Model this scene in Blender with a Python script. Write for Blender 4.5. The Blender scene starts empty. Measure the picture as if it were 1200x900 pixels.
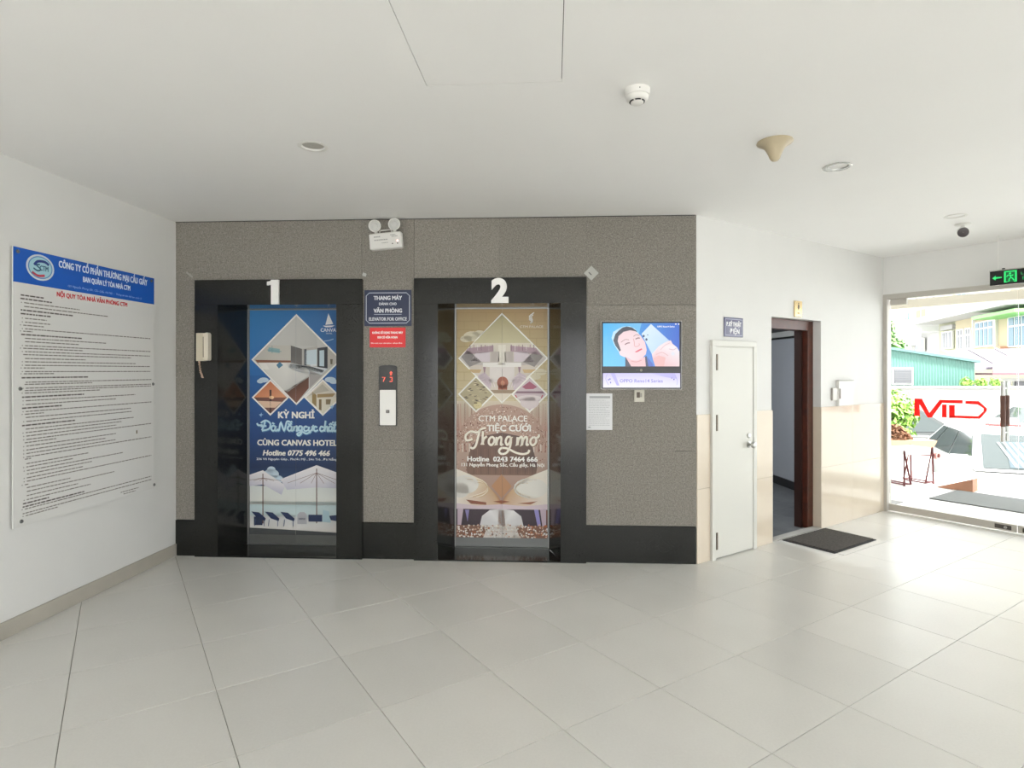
import bpy, bmesh, math, random
from mathutils import Vector, Matrix
random.seed(7)
C = bpy.context.scene
COL = C.collection
# ------------------------------------------------------------------ camera, world, exposure
cam_data = bpy.data.cameras.new('camera'); cam = bpy.data.objects.new('camera', cam_data); COL.objects.link(cam)
cam.location = (0, 0, 1.558); cam.rotation_euler = (math.radians(90), 0, 0)
cam_data.sensor_width = 36; cam_data.lens = 36 * 692.5 / 1200; cam_data.shift_y = -15.5 / 1200
cam_data.clip_start = 0.05; cam_data.clip_end = 400
C.camera = cam
world = bpy.data.worlds.new('world'); C.world = world; world.use_nodes = True
wn = world.node_tree; bgn = wn.nodes['Background']
# bright even overcast sky, a little whiter towards the zenith
tc = wn.nodes.new('ShaderNodeTexCoord'); sp = wn.nodes.new('ShaderNodeSeparateXYZ'); rp = wn.nodes.new('ShaderNodeValToRGB')
wn.links.new(tc.outputs['Generated'], sp.inputs[0]); wn.links.new(sp.outputs['Z'], rp.inputs[0]); wn.links.new(rp.outputs[0], bgn.inputs['Color'])
rp.color_ramp.elements[0].color = (0.96, 0.97, 0.98, 1); rp.color_ramp.elements[1].color = (0.95, 0.98, 1.0, 1)
bgn.inputs['Strength'].default_value = 2.3
sun_data = bpy.data.lights.new('sun', 'SUN'); sun_data.energy = 9; sun_data.angle = math.radians(6); sun_data.color = (1, .97, .92)
sun = bpy.data.objects.new('sun', sun_data); COL.objects.link(sun); sun.rotation_euler = (math.radians(20), math.radians(22), 0)
C.view_settings.view_transform = 'Standard'; C.view_settings.look = 'None'
C.view_settings.gamma = 1; C.view_settings.use_curve_mapping = False
EXPO = 1.14
C.view_settings.exposure = EXPO
try:
    C.cycles.max_bounces = 12; C.cycles.diffuse_bounces = 8; C.cycles.transparent_max_bounces = 16
except Exception: pass

# ------------------------------------------------------------------ helpers
def lin(h):
    h = h.lstrip('#'); v = [int(h[i:i+2], 16) / 255 for i in (0, 2, 4)]
    return tuple(c / 12.92 if c <= .04045 else ((c + .055) / 1.055) ** 2.4 for c in v)
def mat(name, col, rough=.5, metal=0, noise=None, bump=None, rand=0, spec=.5, coat=0, emit=None):
    """col: linear rgb or hex; noise=(scale, second colour, contrast); bump=(scale, strength)"""
    m = bpy.data.materials.new(name); m.use_nodes = True
    nt = m.node_tree; b = nt.nodes['Principled BSDF']
    c = lin(col) if isinstance(col, str) else col
    b.inputs['Base Color'].default_value = (*c, 1); b.inputs['Roughness'].default_value = rough
    b.inputs['Metallic'].default_value = metal; b.inputs['Specular IOR Level'].default_value = spec
    if coat: b.inputs['Coat Weight'].default_value = coat; b.inputs['Coat Roughness'].default_value = .08
    co = nt.nodes.new('ShaderNodeTexCoord').outputs['Object'] if (noise or bump) else None
    out = None
    if noise:
        layers = noise if isinstance(noise, list) else [noise]
        for sc, c2, con in layers:
            c2 = lin(c2) if isinstance(c2, str) else c2
            n = nt.nodes.new('ShaderNodeTexNoise'); n.inputs['Scale'].default_value = sc; n.inputs['Detail'].default_value = 4
            nt.links.new(co, n.inputs['Vector'])
            r = nt.nodes.new('ShaderNodeMapRange'); r.inputs['From Min'].default_value = .5 - con; r.inputs['From Max'].default_value = .5 + con
            nt.links.new(n.outputs['Fac'], r.inputs['Value'])
            mx = nt.nodes.new('ShaderNodeMix'); mx.data_type = 'RGBA'
            nt.links.new(r.outputs[0], mx.inputs['Factor'])
            if out is None: mx.inputs['A'].default_value = (*c, 1)
            else: nt.links.new(out, mx.inputs['A'])
            mx.inputs['B'].default_value = (*c2, 1)
            out = mx.outputs['Result']
    if rand:
        oi = nt.nodes.new('ShaderNodeObjectInfo'); mr = nt.nodes.new('ShaderNodeMapRange')
        mr.inputs['To Min'].default_value = 1 - rand; mr.inputs['To Max'].default_value = 1 + rand
        nt.links.new(oi.outputs['Random'], mr.inputs['Value'])
        hs = nt.nodes.new('ShaderNodeHueSaturation'); nt.links.new(mr.outputs[0], hs.inputs['Value'])
        if out is None: hs.inputs['Color'].default_value = (*c, 1)
        else: nt.links.new(out, hs.inputs['Color'])
        out = hs.outputs[0]
    if out is not None: nt.links.new(out, b.inputs['Base Color'])
    if bump:
        n = nt.nodes.new('ShaderNodeTexNoise'); n.inputs['Scale'].default_value = bump[0]; n.inputs['Detail'].default_value = 3
        nt.links.new(co, n.inputs['Vector'])
        bp = nt.nodes.new('ShaderNodeBump'); bp.inputs['Strength'].default_value = bump[1]; bp.inputs['Distance'].default_value = .01
        nt.links.new(n.outputs['Fac'], bp.inputs['Height']); nt.links.new(bp.outputs[0], b.inputs['Normal'])
    if emit:
        b.inputs['Emission Color'].default_value = (*(lin(emit[0]) if isinstance(emit[0], str) else emit[0]), 1); b.inputs['Emission Strength'].default_value = emit[1]
    return m
def print_mat(name, rough=.4, emit=0, spec=.5):
    m = bpy.data.materials.new(name); m.use_nodes = True; nt = m.node_tree; b = nt.nodes['Principled BSDF']
    a = nt.nodes.new('ShaderNodeAttribute'); a.attribute_name = 'Col'
    if emit:
        b.inputs['Base Color'].default_value = (.01, .01, .01, 1)
        nt.links.new(a.outputs['Color'], b.inputs['Emission Color']); b.inputs['Emission Strength'].default_value = emit
    else: nt.links.new(a.outputs['Color'], b.inputs['Base Color'])
    b.inputs['Roughness'].default_value = rough; b.inputs['Specular IOR Level'].default_value = spec
    return m
def glass_mat(name, tint=(.97, .985, .98), refl=.08):
    m = bpy.data.materials.new(name); m.use_nodes = True; nt = m.node_tree; nt.nodes.clear()
    o = nt.nodes.new('ShaderNodeOutputMaterial'); t = nt.nodes.new('ShaderNodeBsdfTransparent'); g = nt.nodes.new('ShaderNodeBsdfGlossy')
    t.inputs[0].default_value = (*tint, 1); g.inputs['Roughness'].default_value = .02
    lw = nt.nodes.new('ShaderNodeLayerWeight'); lw.inputs[0].default_value = .2
    mm = nt.nodes.new('ShaderNodeMath'); mm.operation = 'MULTIPLY'; mm.inputs[1].default_value = .5
    nt.links.new(lw.outputs['Fresnel'], mm.inputs[0])
    mx = nt.nodes.new('ShaderNodeMixShader'); nt.links.new(mm.outputs[0], mx.inputs[0])
    nt.links.new(t.outputs[0], mx.inputs[1]); nt.links.new(g.outputs[0], mx.inputs[2]); nt.links.new(mx.outputs[0], o.inputs[0])
    return m
class MB:
    """collects shapes into one bmesh"""
    def __init__(s): s.bm = bmesh.new()
    def box(s, x0, x1, y0, y1, z0, z1, bev=0):
        r = bmesh.ops.create_cube(s.bm, size=1); vs = r['verts']
        for v in vs: v.co = Vector(((x0+x1)/2 + v.co.x*(x1-x0), (y0+y1)/2 + v.co.y*(y1-y0), (z0+z1)/2 + v.co.z*(z1-z0)))
        if bev:
            es = list({e for v in vs for e in v.link_edges})
            bmesh.ops.bevel(s.bm, geom=es, offset=bev, segments=1, affect='EDGES')
        return s
    def prism(s, pts, z0, z1):
        a = [s.bm.verts.new((x, y, z0)) for x, y in pts]; b = [s.bm.verts.new((x, y, z1)) for x, y in pts]; n = len(pts)
        s.bm.faces.new(a[::-1]); s.bm.faces.new(b)
        for i in range(n): s.bm.faces.new((a[i], a[(i+1) % n], b[(i+1) % n], b[i]))
        return s
    def prism_xz(s, pts, y0, y1):
        a = [s.bm.verts.new((x, y0, z)) for x, z in pts]; b = [s.bm.verts.new((x, y1, z)) for x, z in pts]; n = len(pts)
        s.bm.faces.new(a); s.bm.faces.new(b[::-1])
        for i in range(n): s.bm.faces.new((a[(i+1) % n], a[i], b[i], b[(i+1) % n]))
        return s
    def tube(s, p, r, seg=8, cap=True):
        p = [Vector(q) for q in p]; rings = []
        rr = r if isinstance(r, (list, tuple)) else [r]*len(p)
        for i, q in enumerate(p):
            d = (p[min(i+1, len(p)-1)] - p[max(i-1, 0)]).normalized()
            up = Vector((0, 0, 1)) if abs(d.z) < .9 else Vector((1, 0, 0))
            u = d.cross(up).normalized(); w = u.cross(d)
            rings.append([s.bm.verts.new(q + (u*math.cos(t) + w*math.sin(t))*rr[i]) for t in [2*math.pi*k/seg for k in range(seg)]])
        for a, b in zip(rings, rings[1:]):
            for k in range(seg): s.bm.faces.new((a[k], a[(k+1) % seg], b[(k+1) % seg], b[k]))
        if cap: s.bm.faces.new(rings[0][::-1]); s.bm.faces.new(rings[-1])
        return s
    def lathe(s, prof, seg=24, M=None, close=True):
        rings = []
        for r, z in prof:
            rings.append([s.bm.verts.new((r*math.cos(2*math.pi*k/seg), r*math.sin(2*math.pi*k/seg), z)) for k in range(seg)])
        for a, b in zip(rings, rings[1:]):
            for k in range(seg): s.bm.faces.new((a[k], a[(k+1) % seg], b[(k+1) % seg], b[k]))
        if close:
            s.bm.faces.new(rings[0][::-1]); s.bm.faces.new(rings[-1])
        if M is not None:
            for rg in rings:
                for v in rg: v.co = M @ v.co
        return s
    def quad(s, pts): s.bm.faces.new([s.bm.verts.new(p) for p in pts]); return s
    def build(s, name, m, parent=None, smooth=False, angle=40):
        bmesh.ops.recalc_face_normals(s.bm, faces=s.bm.faces)
        me = bpy.data.meshes.new(name); s.bm.to_mesh(me); s.bm.free()
        if m: me.materials.append(m)
        if smooth:
            me.shade_smooth()
            try: me.set_sharp_from_angle(angle=math.radians(angle))
            except Exception: pass
        o = bpy.data.objects.new(name, me); COL.objects.link(o)
        if parent: o.parent = parent
        return o
def tag(o, label=None, cat=None, group=None, kind=None):
    if label: o['label'] = label
    if cat: o['category'] = cat
    if group: o['group'] = group
    if kind: o['kind'] = kind
    return o
def thing(name, label, cat, loc=(0, 0, 0), rz=0, group=None, kind=None, rot=None):
    o = bpy.data.objects.new(name, None); COL.objects.link(o); o.empty_display_size = .1
    o.location = loc; o.rotation_euler = rot or (0, 0, rz)
    return tag(o, label, cat, group, kind)
def copy_tree(o, parent=None):
    c = o.copy(); COL.objects.link(c)
    if parent: c.parent = parent
    for ch in list(o.children): copy_tree(ch, c)
    return c
class Wall:
    """a wall line on the floor: x runs right along it as seen from the room, y runs into it, z up"""
    def __init__(s, ox, oy, dx, dy):
        l = math.hypot(dx, dy); s.O = Vector((ox, oy)); s.D = Vector((dx/l, dy/l)); s.N = Vector((-s.D.y, s.D.x)); s.rz = math.atan2(dy, dx)
    def at(s, x, z=0, d=0):
        p = s.O + s.D*x - s.N*d; return (p.x, p.y, z)
WE = Wall(-2.839, 4.990, .99862547, -.05241341)      # lift wall
WW = Wall(1.486, 4.763, .82459599, .56572207)        # white wall with the two doors
WL = Wall(-2.839, 4.990, .0732382, .99731448)        # left wall (x negative towards the camera)
WG = Wall(4.133, 6.579, .56572207, -.82459599)       # glass front
CEIL = 2.815
def on(w, name, label, cat, x=0, z=0, d=0, **k): return thing(name, label, cat, w.at(x, z, d), w.rz, **k)

# ------------------------------------------------------------------ flat print
_tc = {}
def text_geo(body, bold=0, shear=0):
    key = (body, bold, shear)
    if key in _tc: return _tc[key]
    cu = bpy.data.curves.new('text', 'FONT'); cu.body = body; cu.size = 1; cu.offset = bold; cu.shear = shear; cu.resolution_u = 2
    ob = bpy.data.objects.new('text', cu); COL.objects.link(ob)
    me = bpy.data.meshes.new_from_object(ob)
    vs = [(v.co.x, v.co.y) for v in me.vertices]; fs = [tuple(p.vertices) for p in me.polygons]
    bpy.data.objects.remove(ob); bpy.data.curves.remove(cu); bpy.data.meshes.remove(me)
    _tc[key] = (vs, fs); return vs, fs
CAP = max(y for x, y in text_geo('H')[0])
class Art:
    """flat coloured shapes on a plane, in art units mapped to metres by x = ax*u+bx, z = az*v+bz"""
    def __init__(s, ax=1, bx=0, az=1, bz=0, eps=.0003):
        s.v = []; s.c = []; s.f = []; s.t = (ax, bx, az, bz); s.L = 0; s.eps = eps
    def up(s): s.L += 1; return s
    def _add(s, pts, cols):
        n = len(s.v); ax, bx, az, bz = s.t
        for (u, v), c in zip(pts, cols): s.v.append((ax*u+bx, -s.L*s.eps, az*v+bz)); s.c.append(c)
        return n
    def poly(s, pts, col):
        c = col if isinstance(col, list) else [col]*len(pts)
        c = [lin(q) if isinstance(q, str) else q for q in c]
        n = s._add(pts, c); s.f.append(tuple(range(n, n+len(pts)))); return s
    def rect(s, u0, v0, u1, v1, c0, c1=None):
        c1 = c1 or c0; return s.poly([(u0, v0), (u1, v0), (u1, v1), (u0, v1)], [c0, c0, c1, c1])
    def ell(s, cx, cy, rx, ry, col, n=24, a0=0, a1=360):
        return s.poly([(cx+rx*math.cos(math.radians(a0+(a1-a0)*k/n)), cy+ry*math.sin(math.radians(a0+(a1-a0)*k/n))) for k in range(n + (0 if a1-a0 == 360 else 1))], col)
    def line(s, pts, w, col, closed=False, smooth=0):
        if smooth:
            q = []; P = [pts[0]] + list(pts) + [pts[-1]]
            for i in range(1, len(P)-2):
                for k in range(smooth):
                    t = k/smooth; a, b, c, d = P[i-1], P[i], P[i+1], P[i+2]
                    q.append(tuple(.5*(2*b[j] + (c[j]-a[j])*t + (2*a[j]-5*b[j]+4*c[j]-d[j])*t*t + (3*b[j]-a[j]-3*c[j]+d[j])*t**3) for j in (0, 1)))
            q.append(pts[-1]); pts = q
        n = len(pts); L = []; R = []
        for i in range(n):
            a = pts[i-1] if (i or closed) else pts[i]; b = pts[(i+1) % n] if (i < n-1 or closed) else pts[i]
            dx, dy = b[0]-a[0], b[1]-a[1]; l = math.hypot(dx, dy) or 1
            k = 1
            if 0 < i < n-1 or closed:
                e1 = Vector((pts[i][0]-a[0], pts[i][1]-a[1])); e2 = Vector((b[0]-pts[i][0], b[1]-pts[i][1]))
                if e1.length and e2.length: k = 1/max(.5, math.cos(e1.angle(e2)/2))
            nx, ny = -dy/l*w/2*k, dx/l*w/2*k
            L.append((pts[i][0]+nx, pts[i][1]+ny)); R.append((pts[i][0]-nx, pts[i][1]-ny))
        for i in range(n if closed else n-1):
            j = (i+1) % n; s.poly([L[i], L[j], R[j], R[i]], col)
        return s
    def text(s, body, cx, cy, w, cap, col, bold=.02, shear=0, align='c', down=True, rot=0):
        """fitted so the run is w wide and capitals are cap tall; cx is the centre (or left edge), cy the middle of the capitals"""
        vs, fs = text_geo(body.replace('Ơ', 'O').replace('Ớ', 'O'), min(bold, 0), shear); vs, fs = list(vs), list(fs)
        for k, ch in enumerate(body):      # horned O: the letter O with its horn (and acute) drawn on
            if ch in 'ƠỚ':
                xo = max(v[0] for v in text_geo(body[:k].replace('Ơ', 'O').replace('Ớ', 'O') + 'O', min(bold, 0), shear)[0])
                for q in ([(-.12, .60), (-.04, .56), (.09, .70), (.09, .84), (.0, .84), (.0, .70)],) + (([(-.38, .82), (-.28, .82), (-.13, 1.0), (-.27, 1.0)],) if ch == 'Ớ' else ()):
                    n = len(vs); vs += [(xo+x, y*CAP/.73) for x, y in q]; fs.append(tuple(range(n, n+len(q))))
        if not vs: return s
        x0 = min(v[0] for v in vs); x1 = max(v[0] for v in vs)
        kx = w/(x1-x0); ky = cap/CAP; sg = -1 if down else 1
        x00 = cx - w/2 if align == 'c' else cx
        cr, sr = math.cos(rot), math.sin(rot)
        pts = []
        for x, y in vs:
            X = x00 + (x-x0)*kx - cx; Y = sg*(y*ky - cap/2)
            pts.append((cx + X*cr - Y*sr, cy + X*sr + Y*cr))
        c = lin(col) if isinstance(col, str) else col
        b = max(bold, 0)*cap*1.25      # heavy faces: the run is struck several times, slightly apart
        for dx, dy in (((-b, -b*.6), (b, -b*.6), (-b, b*.6), (b, b*.6), (0, 0)) if b else ((0, 0),)):
            s.L += .35 if b else 0
            n = s._add([(x+dx, y+dy) for x, y in pts], [c]*len(pts)); s.f += [tuple(n+i for i in f) for f in fs]
        return s
    def build(s, name, m, parent, clip=None, loc=(0, 0, 0), zclip=None):
        bm = bmesh.new(); cl = bm.verts.layers.float_color.new('Col')
        vs = []
        for p, c in zip(s.v, s.c):
            v = bm.verts.new(p); v[cl] = (*c, 1); vs.append(v)
        for f in s.f:
            try: bm.faces.new([vs[i] for i in f])
            except ValueError: pass
        for lim, ax in ((clip, 0), (zclip, 2)):
            if lim:
                for val, sg in ((lim[0], -1), (lim[1], 1)):
                    co = [0, 0, 0]; co[ax] = val; no = [0, 0, 0]; no[ax] = sg
                    bmesh.ops.bisect_plane(bm, geom=bm.verts[:]+bm.edges[:]+bm.faces[:], plane_co=co, plane_no=no, clear_outer=True)
        for f in bm.faces:
            f.normal_update()
            if f.normal.y > 0: f.normal_flip()
        bmesh.ops.triangulate(bm, faces=[f for f in bm.faces if len(f.verts) > 4])
        me = bpy.data.meshes.new(name); bm.to_mesh(me); bm.free(); me.materials.append(m)
        o = bpy.data.objects.new(name, me); COL.objects.link(o); o.parent = parent; o.location = loc
        return o

# ------------------------------------------------------------------ materials
M_paint = mat('white_paint', (.735, .733, .718), .55, noise=(3, (.71, .708, .693), .3), bump=(60, .04))
M_ceil = mat('ceiling_paint', (.885, .88, .868), .7, noise=(1.5, (.865, .86, .848), .3))
M_tile = mat('floor_tile', (.70, .69, .66), .3, noise=[(2.2, (.64, .63, .60), .22), (90, (.74, .73, .70), .5)], rand=.03, spec=.5)
M_grout = mat('floor_grout', (.30, .285, .25), .8)
M_stone = mat('flamed_grey_granite', (.325, .30, .268), .85, noise=[(2.2, (.27, .25, .222), .3), (48, (.46, .43, .39), .35), (110, (.15, .138, .12), .28)], bump=(110, .5), rand=.05, spec=.25)
M_black = mat('polished_black_granite', (.009, .0095, .0085), .14, noise=(160, (.019, .02, .018), .2), spec=.38)
M_beige = mat('beige_ceramic_tile', (.70, .615, .50), .12, noise=(4, (.665, .58, .47), .3), rand=.015, spec=.5)
M_base = mat('skirting_tile', (.46, .43, .375), .35, noise=(6, (.41, .385, .335), .3))
M_steel = mat('brushed_steel', (.52, .52, .50), .32, 1)
M_edge = mat('satin_edge_steel', (.34, .34, .33), .45, .9)
M_dsteel = mat('dark_steel_door', (.20, .205, .20), .35, .8)
M_print = print_mat('printed_vinyl', .35)
M_matte = print_mat('printed_paper', .6)
M_scr = print_mat('lit_screen', .15, 1.0 / 2**EXPO)
M_plastic = mat('white_plastic', (.78, .77, .74), .4)
M_ivory = mat('ivory_plastic', (.66, .60, .47), .45)
M_cone = mat('beige_plastic', (.52, .44, .30), .38)
M_dark = mat('black_plastic', (.015, .015, .017), .3)
M_white = mat('white_enamel', (.66, .655, .61), .35)
M_num = mat('white_acrylic', (.92, .91, .89), .3)
M_wood = mat('reddish_brown_wood', (.10, .022, .009), .35, noise=(14, (.05, .012, .006), .25))
M_alu = mat('champagne_aluminium', (.50, .475, .43), .4, .15)
M_glass = glass_mat('clear_glass')
M_red = mat('red_vinyl', (.85, .045, .04), .4)
_nt = M_red.node_tree; _tr = _nt.nodes.new('ShaderNodeBsdfTranslucent'); _tr.inputs[0].default_value = (.9, .07, .06, 1); _mx = _nt.nodes.new('ShaderNodeMixShader'); _mx.inputs[0].default_value = .6
_nt.links.new(_nt.nodes['Principled BSDF'].outputs[0], _mx.inputs[1]); _nt.links.new(_tr.outputs[0], _mx.inputs[2]); _nt.links.new(_mx.outputs[0], _nt.nodes['Material Output'].inputs[0])
M_brass = mat('brass_plate', (.72, .55, .30), .25, .9)
M_rubber = mat('dark_rubber', (.03, .03, .03), .8)
M_pile = mat('brown_black_carpet', (.12, .11, .10), .95, noise=(60, (.07, .064, .058), .2), bump=(200, .8), spec=.1)
M_acryl = mat('clear_acrylic_edge', (.80, .80, .77), .2)

# ------------------------------------------------------------------ floor of square tiles
def clip_poly(poly, p, n):
    out = []
    for i in range(len(poly)):
        a, b = poly[i], poly[(i+1) % len(poly)]; da = (a-p).dot(n); db = (b-p).dot(n)
        if da >= 0: out.append(a)
        if da*db < 0: out.append(a + (b-a)*(da/(da-db)))
    return out
def area(poly): return abs(sum(poly[i].x*poly[(i+1) % len(poly)].y - poly[(i+1) % len(poly)].x*poly[i].y for i in range(len(poly)))/2) if len(poly) > 2 else 0
REAR = -4.2
L_END = WL.O + WL.D*((REAR-WL.O.y)/WL.D.y); G_LEN = (REAR-WG.O.y)/WG.D.y; G_END = WG.O + WG.D*G_LEN
ROOM = [WL.O.copy(), WW.O.copy(), WG.O.copy(), G_END, L_END]
fl = MB(); fl.prism([tuple(p) for p in ROOM[::-1]], -.12, -.006)
floor = fl.build('floor', M_grout); tag(floor, 'pale grey stone-look tiled lobby floor laid diagonally to the lifts', 'floor', kind='structure')
ga = Vector((math.sin(.9838), math.cos(.9838))); gb = Vector((math.cos(.9838), -math.sin(.9838)))
SX, SY, OX, OY = .606, .594, -.210, -2.606
J = .0016
def tile_mesh(polys):
    m = MB()
    for poly in polys:
        if area(poly) < 1e-4: continue
        c = sum(poly, Vector((0, 0)))/len(poly)
        top = [p + (c-p).normalized()*.0018 for p in poly]
        n = len(poly); a = [m.bm.verts.new((p.x, p.y, -.008)) for p in poly]; b = [m.bm.verts.new((p.x, p.y, -.0012)) for p in poly]; t = [m.bm.verts.new((p.x, p.y, 0)) for p in top]
        m.bm.faces.new(t)
        for i in range(n):
            j = (i+1) % n; m.bm.faces.new((a[i], a[j], b[j], b[i])); m.bm.faces.new((b[i], b[j], t[j], t[i]))
    return m
full = None; ntile = 0
for i in range(-4, 18):
    for j in range(-8, 14):
        o = ga*(OX+i*SX) + gb*(OY+j*SY)
        q = [o+ga*J+gb*J, o+ga*(SX-J)+gb*J, o+ga*(SX-J)+gb*(SY-J), o+ga*J+gb*(SY-J)]
        cen = o + ga*SX/2 + gb*SY/2
        if cen.y < -.9 or abs(cen.x) > 1.35*max(cen.y, 0) + 2.6: continue
        polys = []
        for w, other in ((WE, None), (WW, WE)):
            p = clip_poly(q, w.O, -w.N)
            if other and p: p = clip_poly(p, other.O, other.N)
            for w2 in (WL, WG):
                if p: p = clip_poly(p, w2.O, -w2.N)
            if p: polys.append(p)
        A = sum(area(p) for p in polys)
        if A < .002: continue
        if A > SX*SY*.97 and len(polys) == 1:
            if full is None:
                full = tile_mesh([[p - cen for p in q]]).build('tile', M_tile, floor); ob = full
            else: ob = full.copy(); COL.objects.link(ob)
            ob.location = (cen.x, cen.y, 0)
        else:
            ob = tile_mesh([[p - cen for p in pl] for pl in polys]).build('tile', M_tile, floor); ob.location = (cen.x, cen.y, 0)
        ntile += 1
bk = MB(); bk.prism([(L_END.x, L_END.y), (G_END.x, G_END.y), (G_END.x-2, -.9), (-3.2, -.9)], -.012, -.0025)
tag(bk.build('rear_floor_area', M_tile, floor), kind='stuff')

# ------------------------------------------------------------------ ceiling with real recesses
DL = [(-1.112, 3.304), (2.0, 3.635), (3.601, 4.796)]
HATCH_C = Vector((-.103, 2.262)); HATCH_R = math.radians(-4); HW, HD = .295, .325
def rot2(x, y, a): return Vector((x*math.cos(a)-y*math.sin(a), x*math.sin(a)+y*math.cos(a)))
cb = bmesh.new()
def loop(pts, z):
    v = [cb.verts.new((p[0], p[1], z)) for p in pts]
    return [cb.edges.new((v[i], v[(i+1) % len(v)])) for i in range(len(v))]
es = loop(ROOM, CEIL)
for x, y in DL: es += loop([(x+.066*math.cos(t*math.pi/12), y+.066*math.sin(t*math.pi/12)) for t in range(24)], CEIL)
es += loop([HATCH_C + rot2(sx*(HW+.003), sy*(HD+.003), HATCH_R) for sx, sy in ((-1, -1), (1, -1), (1, 1), (-1, 1))], CEIL)
bmesh.ops.triangle_fill(cb, use_beauty=True, edges=es, normal=(0, 0, -1))
top = bmesh.ops.extrude_face_region(cb, geom=cb.faces[:])
for g in top['geom']:
    if isinstance(g, bmesh.types.BMVert): g.co.z += .012
cm = MB(); cm.bm.free(); cm.bm = cb
ceiling = cm.build('ceiling', M_ceil); tag(ceiling, 'flat white painted lobby ceiling', 'ceiling', kind='structure')
cs = MB(); cs.prism([(p.x*1.02, p.y*1.02) for p in ROOM[::-1]], CEIL+.14, CEIL+.3)
cs.build('slab', M_ceil, ceiling)
ht = thing('ceiling_hatch', 'flush white access hatch in the ceiling with a thin dark gap around it', 'hatch', (HATCH_C.x, HATCH_C.y, CEIL), HATCH_R)
MB().box(-HW, HW, -HD, HD, 0, .012).build('panel', M_ceil, ht)
MB().box(-HW-.02, HW+.02, -HD-.02, HD+.02, .0135, .02).build('frame', M_dark, ht)

# ------------------------------------------------------------------ lift wall: backing, granite slabs, plinth
LEN_E = 4.331
wb = thing('wall_back', 'grey flamed granite wall around the two lifts with a black plinth', 'wall', WE.at(0), WE.rz, kind='structure')
m = MB()
for x0, x1, z0, z1 in ((-.3, .181, 0, CEIL), (1.604, 2.037, 0, CEIL), (3.446, LEN_E-.02, 0, CEIL), (.181, 1.604, 2.32, CEIL), (2.037, 3.446, 2.32, CEIL)):
    m.box(x0, x1, .022, .4, z0, z1+.14)
m.box(-.3, LEN_E-.05, .4, .5, 0, CEIL+.14)
m.build('masonry', M_grout, wb)
slabs = [(.0, .181, .302, .905), (.0, .181, .905, 1.5), (.0, .181, 1.5, 2.091), (.0, .181, 2.091, 2.312),
         (0, .891, 2.312, CEIL), (.891, 1.594, 2.312, CEIL), (1.594, 2.034, 2.312, CEIL), (2.034, 2.738, 2.312, CEIL), (2.738, 3.448, 2.312, CEIL), (3.448, LEN_E, 2.091, CEIL),
         (1.604, 2.037, .302, .905), (1.604, 2.037, .905, 1.5), (1.604, 2.037, 1.5, 2.1), (1.604, 2.037, 2.1, 2.312),
         (3.446, LEN_E, .302, .908), (3.446, LEN_E, .908, 1.5), (3.446, LEN_E, 1.5, 2.091)]
for k, (x0, x1, z0, z1) in enumerate(slabs):
    g = .0009; e = random.uniform(0, .0022)
    o = MB().box(x0+g-(x0+x1)/2, x1-g-(x0+x1)/2, -e, .022, z0+g-(z0+z1)/2, z1-g-(z0+z1)/2, .0012).build('slab', M_stone, wb)
    o.location = ((x0+x1)/2, 0, (z0+z1)/2)
for x0, x1 in ((0, .181), (1.604, 2.037), (3.446, LEN_E-.002)):
    MB().box(x0+.001, x1-.001, -.006, .022, .0, .3, .001).build('plinth', M_black, wb)
MB().box(0, LEN_E-.01, -.003, .02, CEIL-.006, CEIL-.0005).build('ceiling_gap', M_dark, wb)
for sx, sz, a, w, h, colr in ((.121, 2.367, .7, .05, .012, '#a8a294'),):
    pass
def lift_frame(nm, x0, a0, a1, x1, b0, b1, label):
    t = thing(nm, label, 'door frame', WE.at(0), WE.rz, kind='structure')
    MB().prism([(x0, -.03), (a0, -.03), (b0, .33), (b0, .395), (x0, .395)], 0, 2.106).build('jamb', M_black, t)
    MB().prism([(a1, -.03), (x1, -.03), (x1, .395), (b1, .395), (b1, .33)], 0, 2.106).build('jamb', M_black, t)
    MB().box(x0, x1, -.03, .395, 2.107, 2.318, .0015).build('lintel', M_black, t)
    MB().prism([(a0, -.03), (a1, -.03), (b1, .3), (b0, .3)], 0.0005, .012).build('sill', M_black, t)
    MB().box(b0, b1, .3, .345, 0.0005, .014).build('threshold_track', M_dsteel, t)
    s = MB(); s.box(b0-.002, b0+.006, .318, .334, .014, 2.106); s.build('edge_strip', M_edge, t)
    s = MB(); s.box(b1-.006, b1+.002, .318, .334, .014, 2.106); s.build('edge_strip', M_edge, t)
    s = MB(); s.box(b0+.006, b1-.006, .318, .334, 2.099, 2.106); s.build('edge_strip', M_edge, t)
    return t
lift_frame('trim_1', .181, .380, 1.389, 1.604, .459, 1.307, 'polished black granite surround of the lift numbered 1')
lift_frame('trim_2', 2.037, 2.235, 3.239, 3.446, 2.325, 3.146, 'polished black granite surround of the lift numbered 2')

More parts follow.
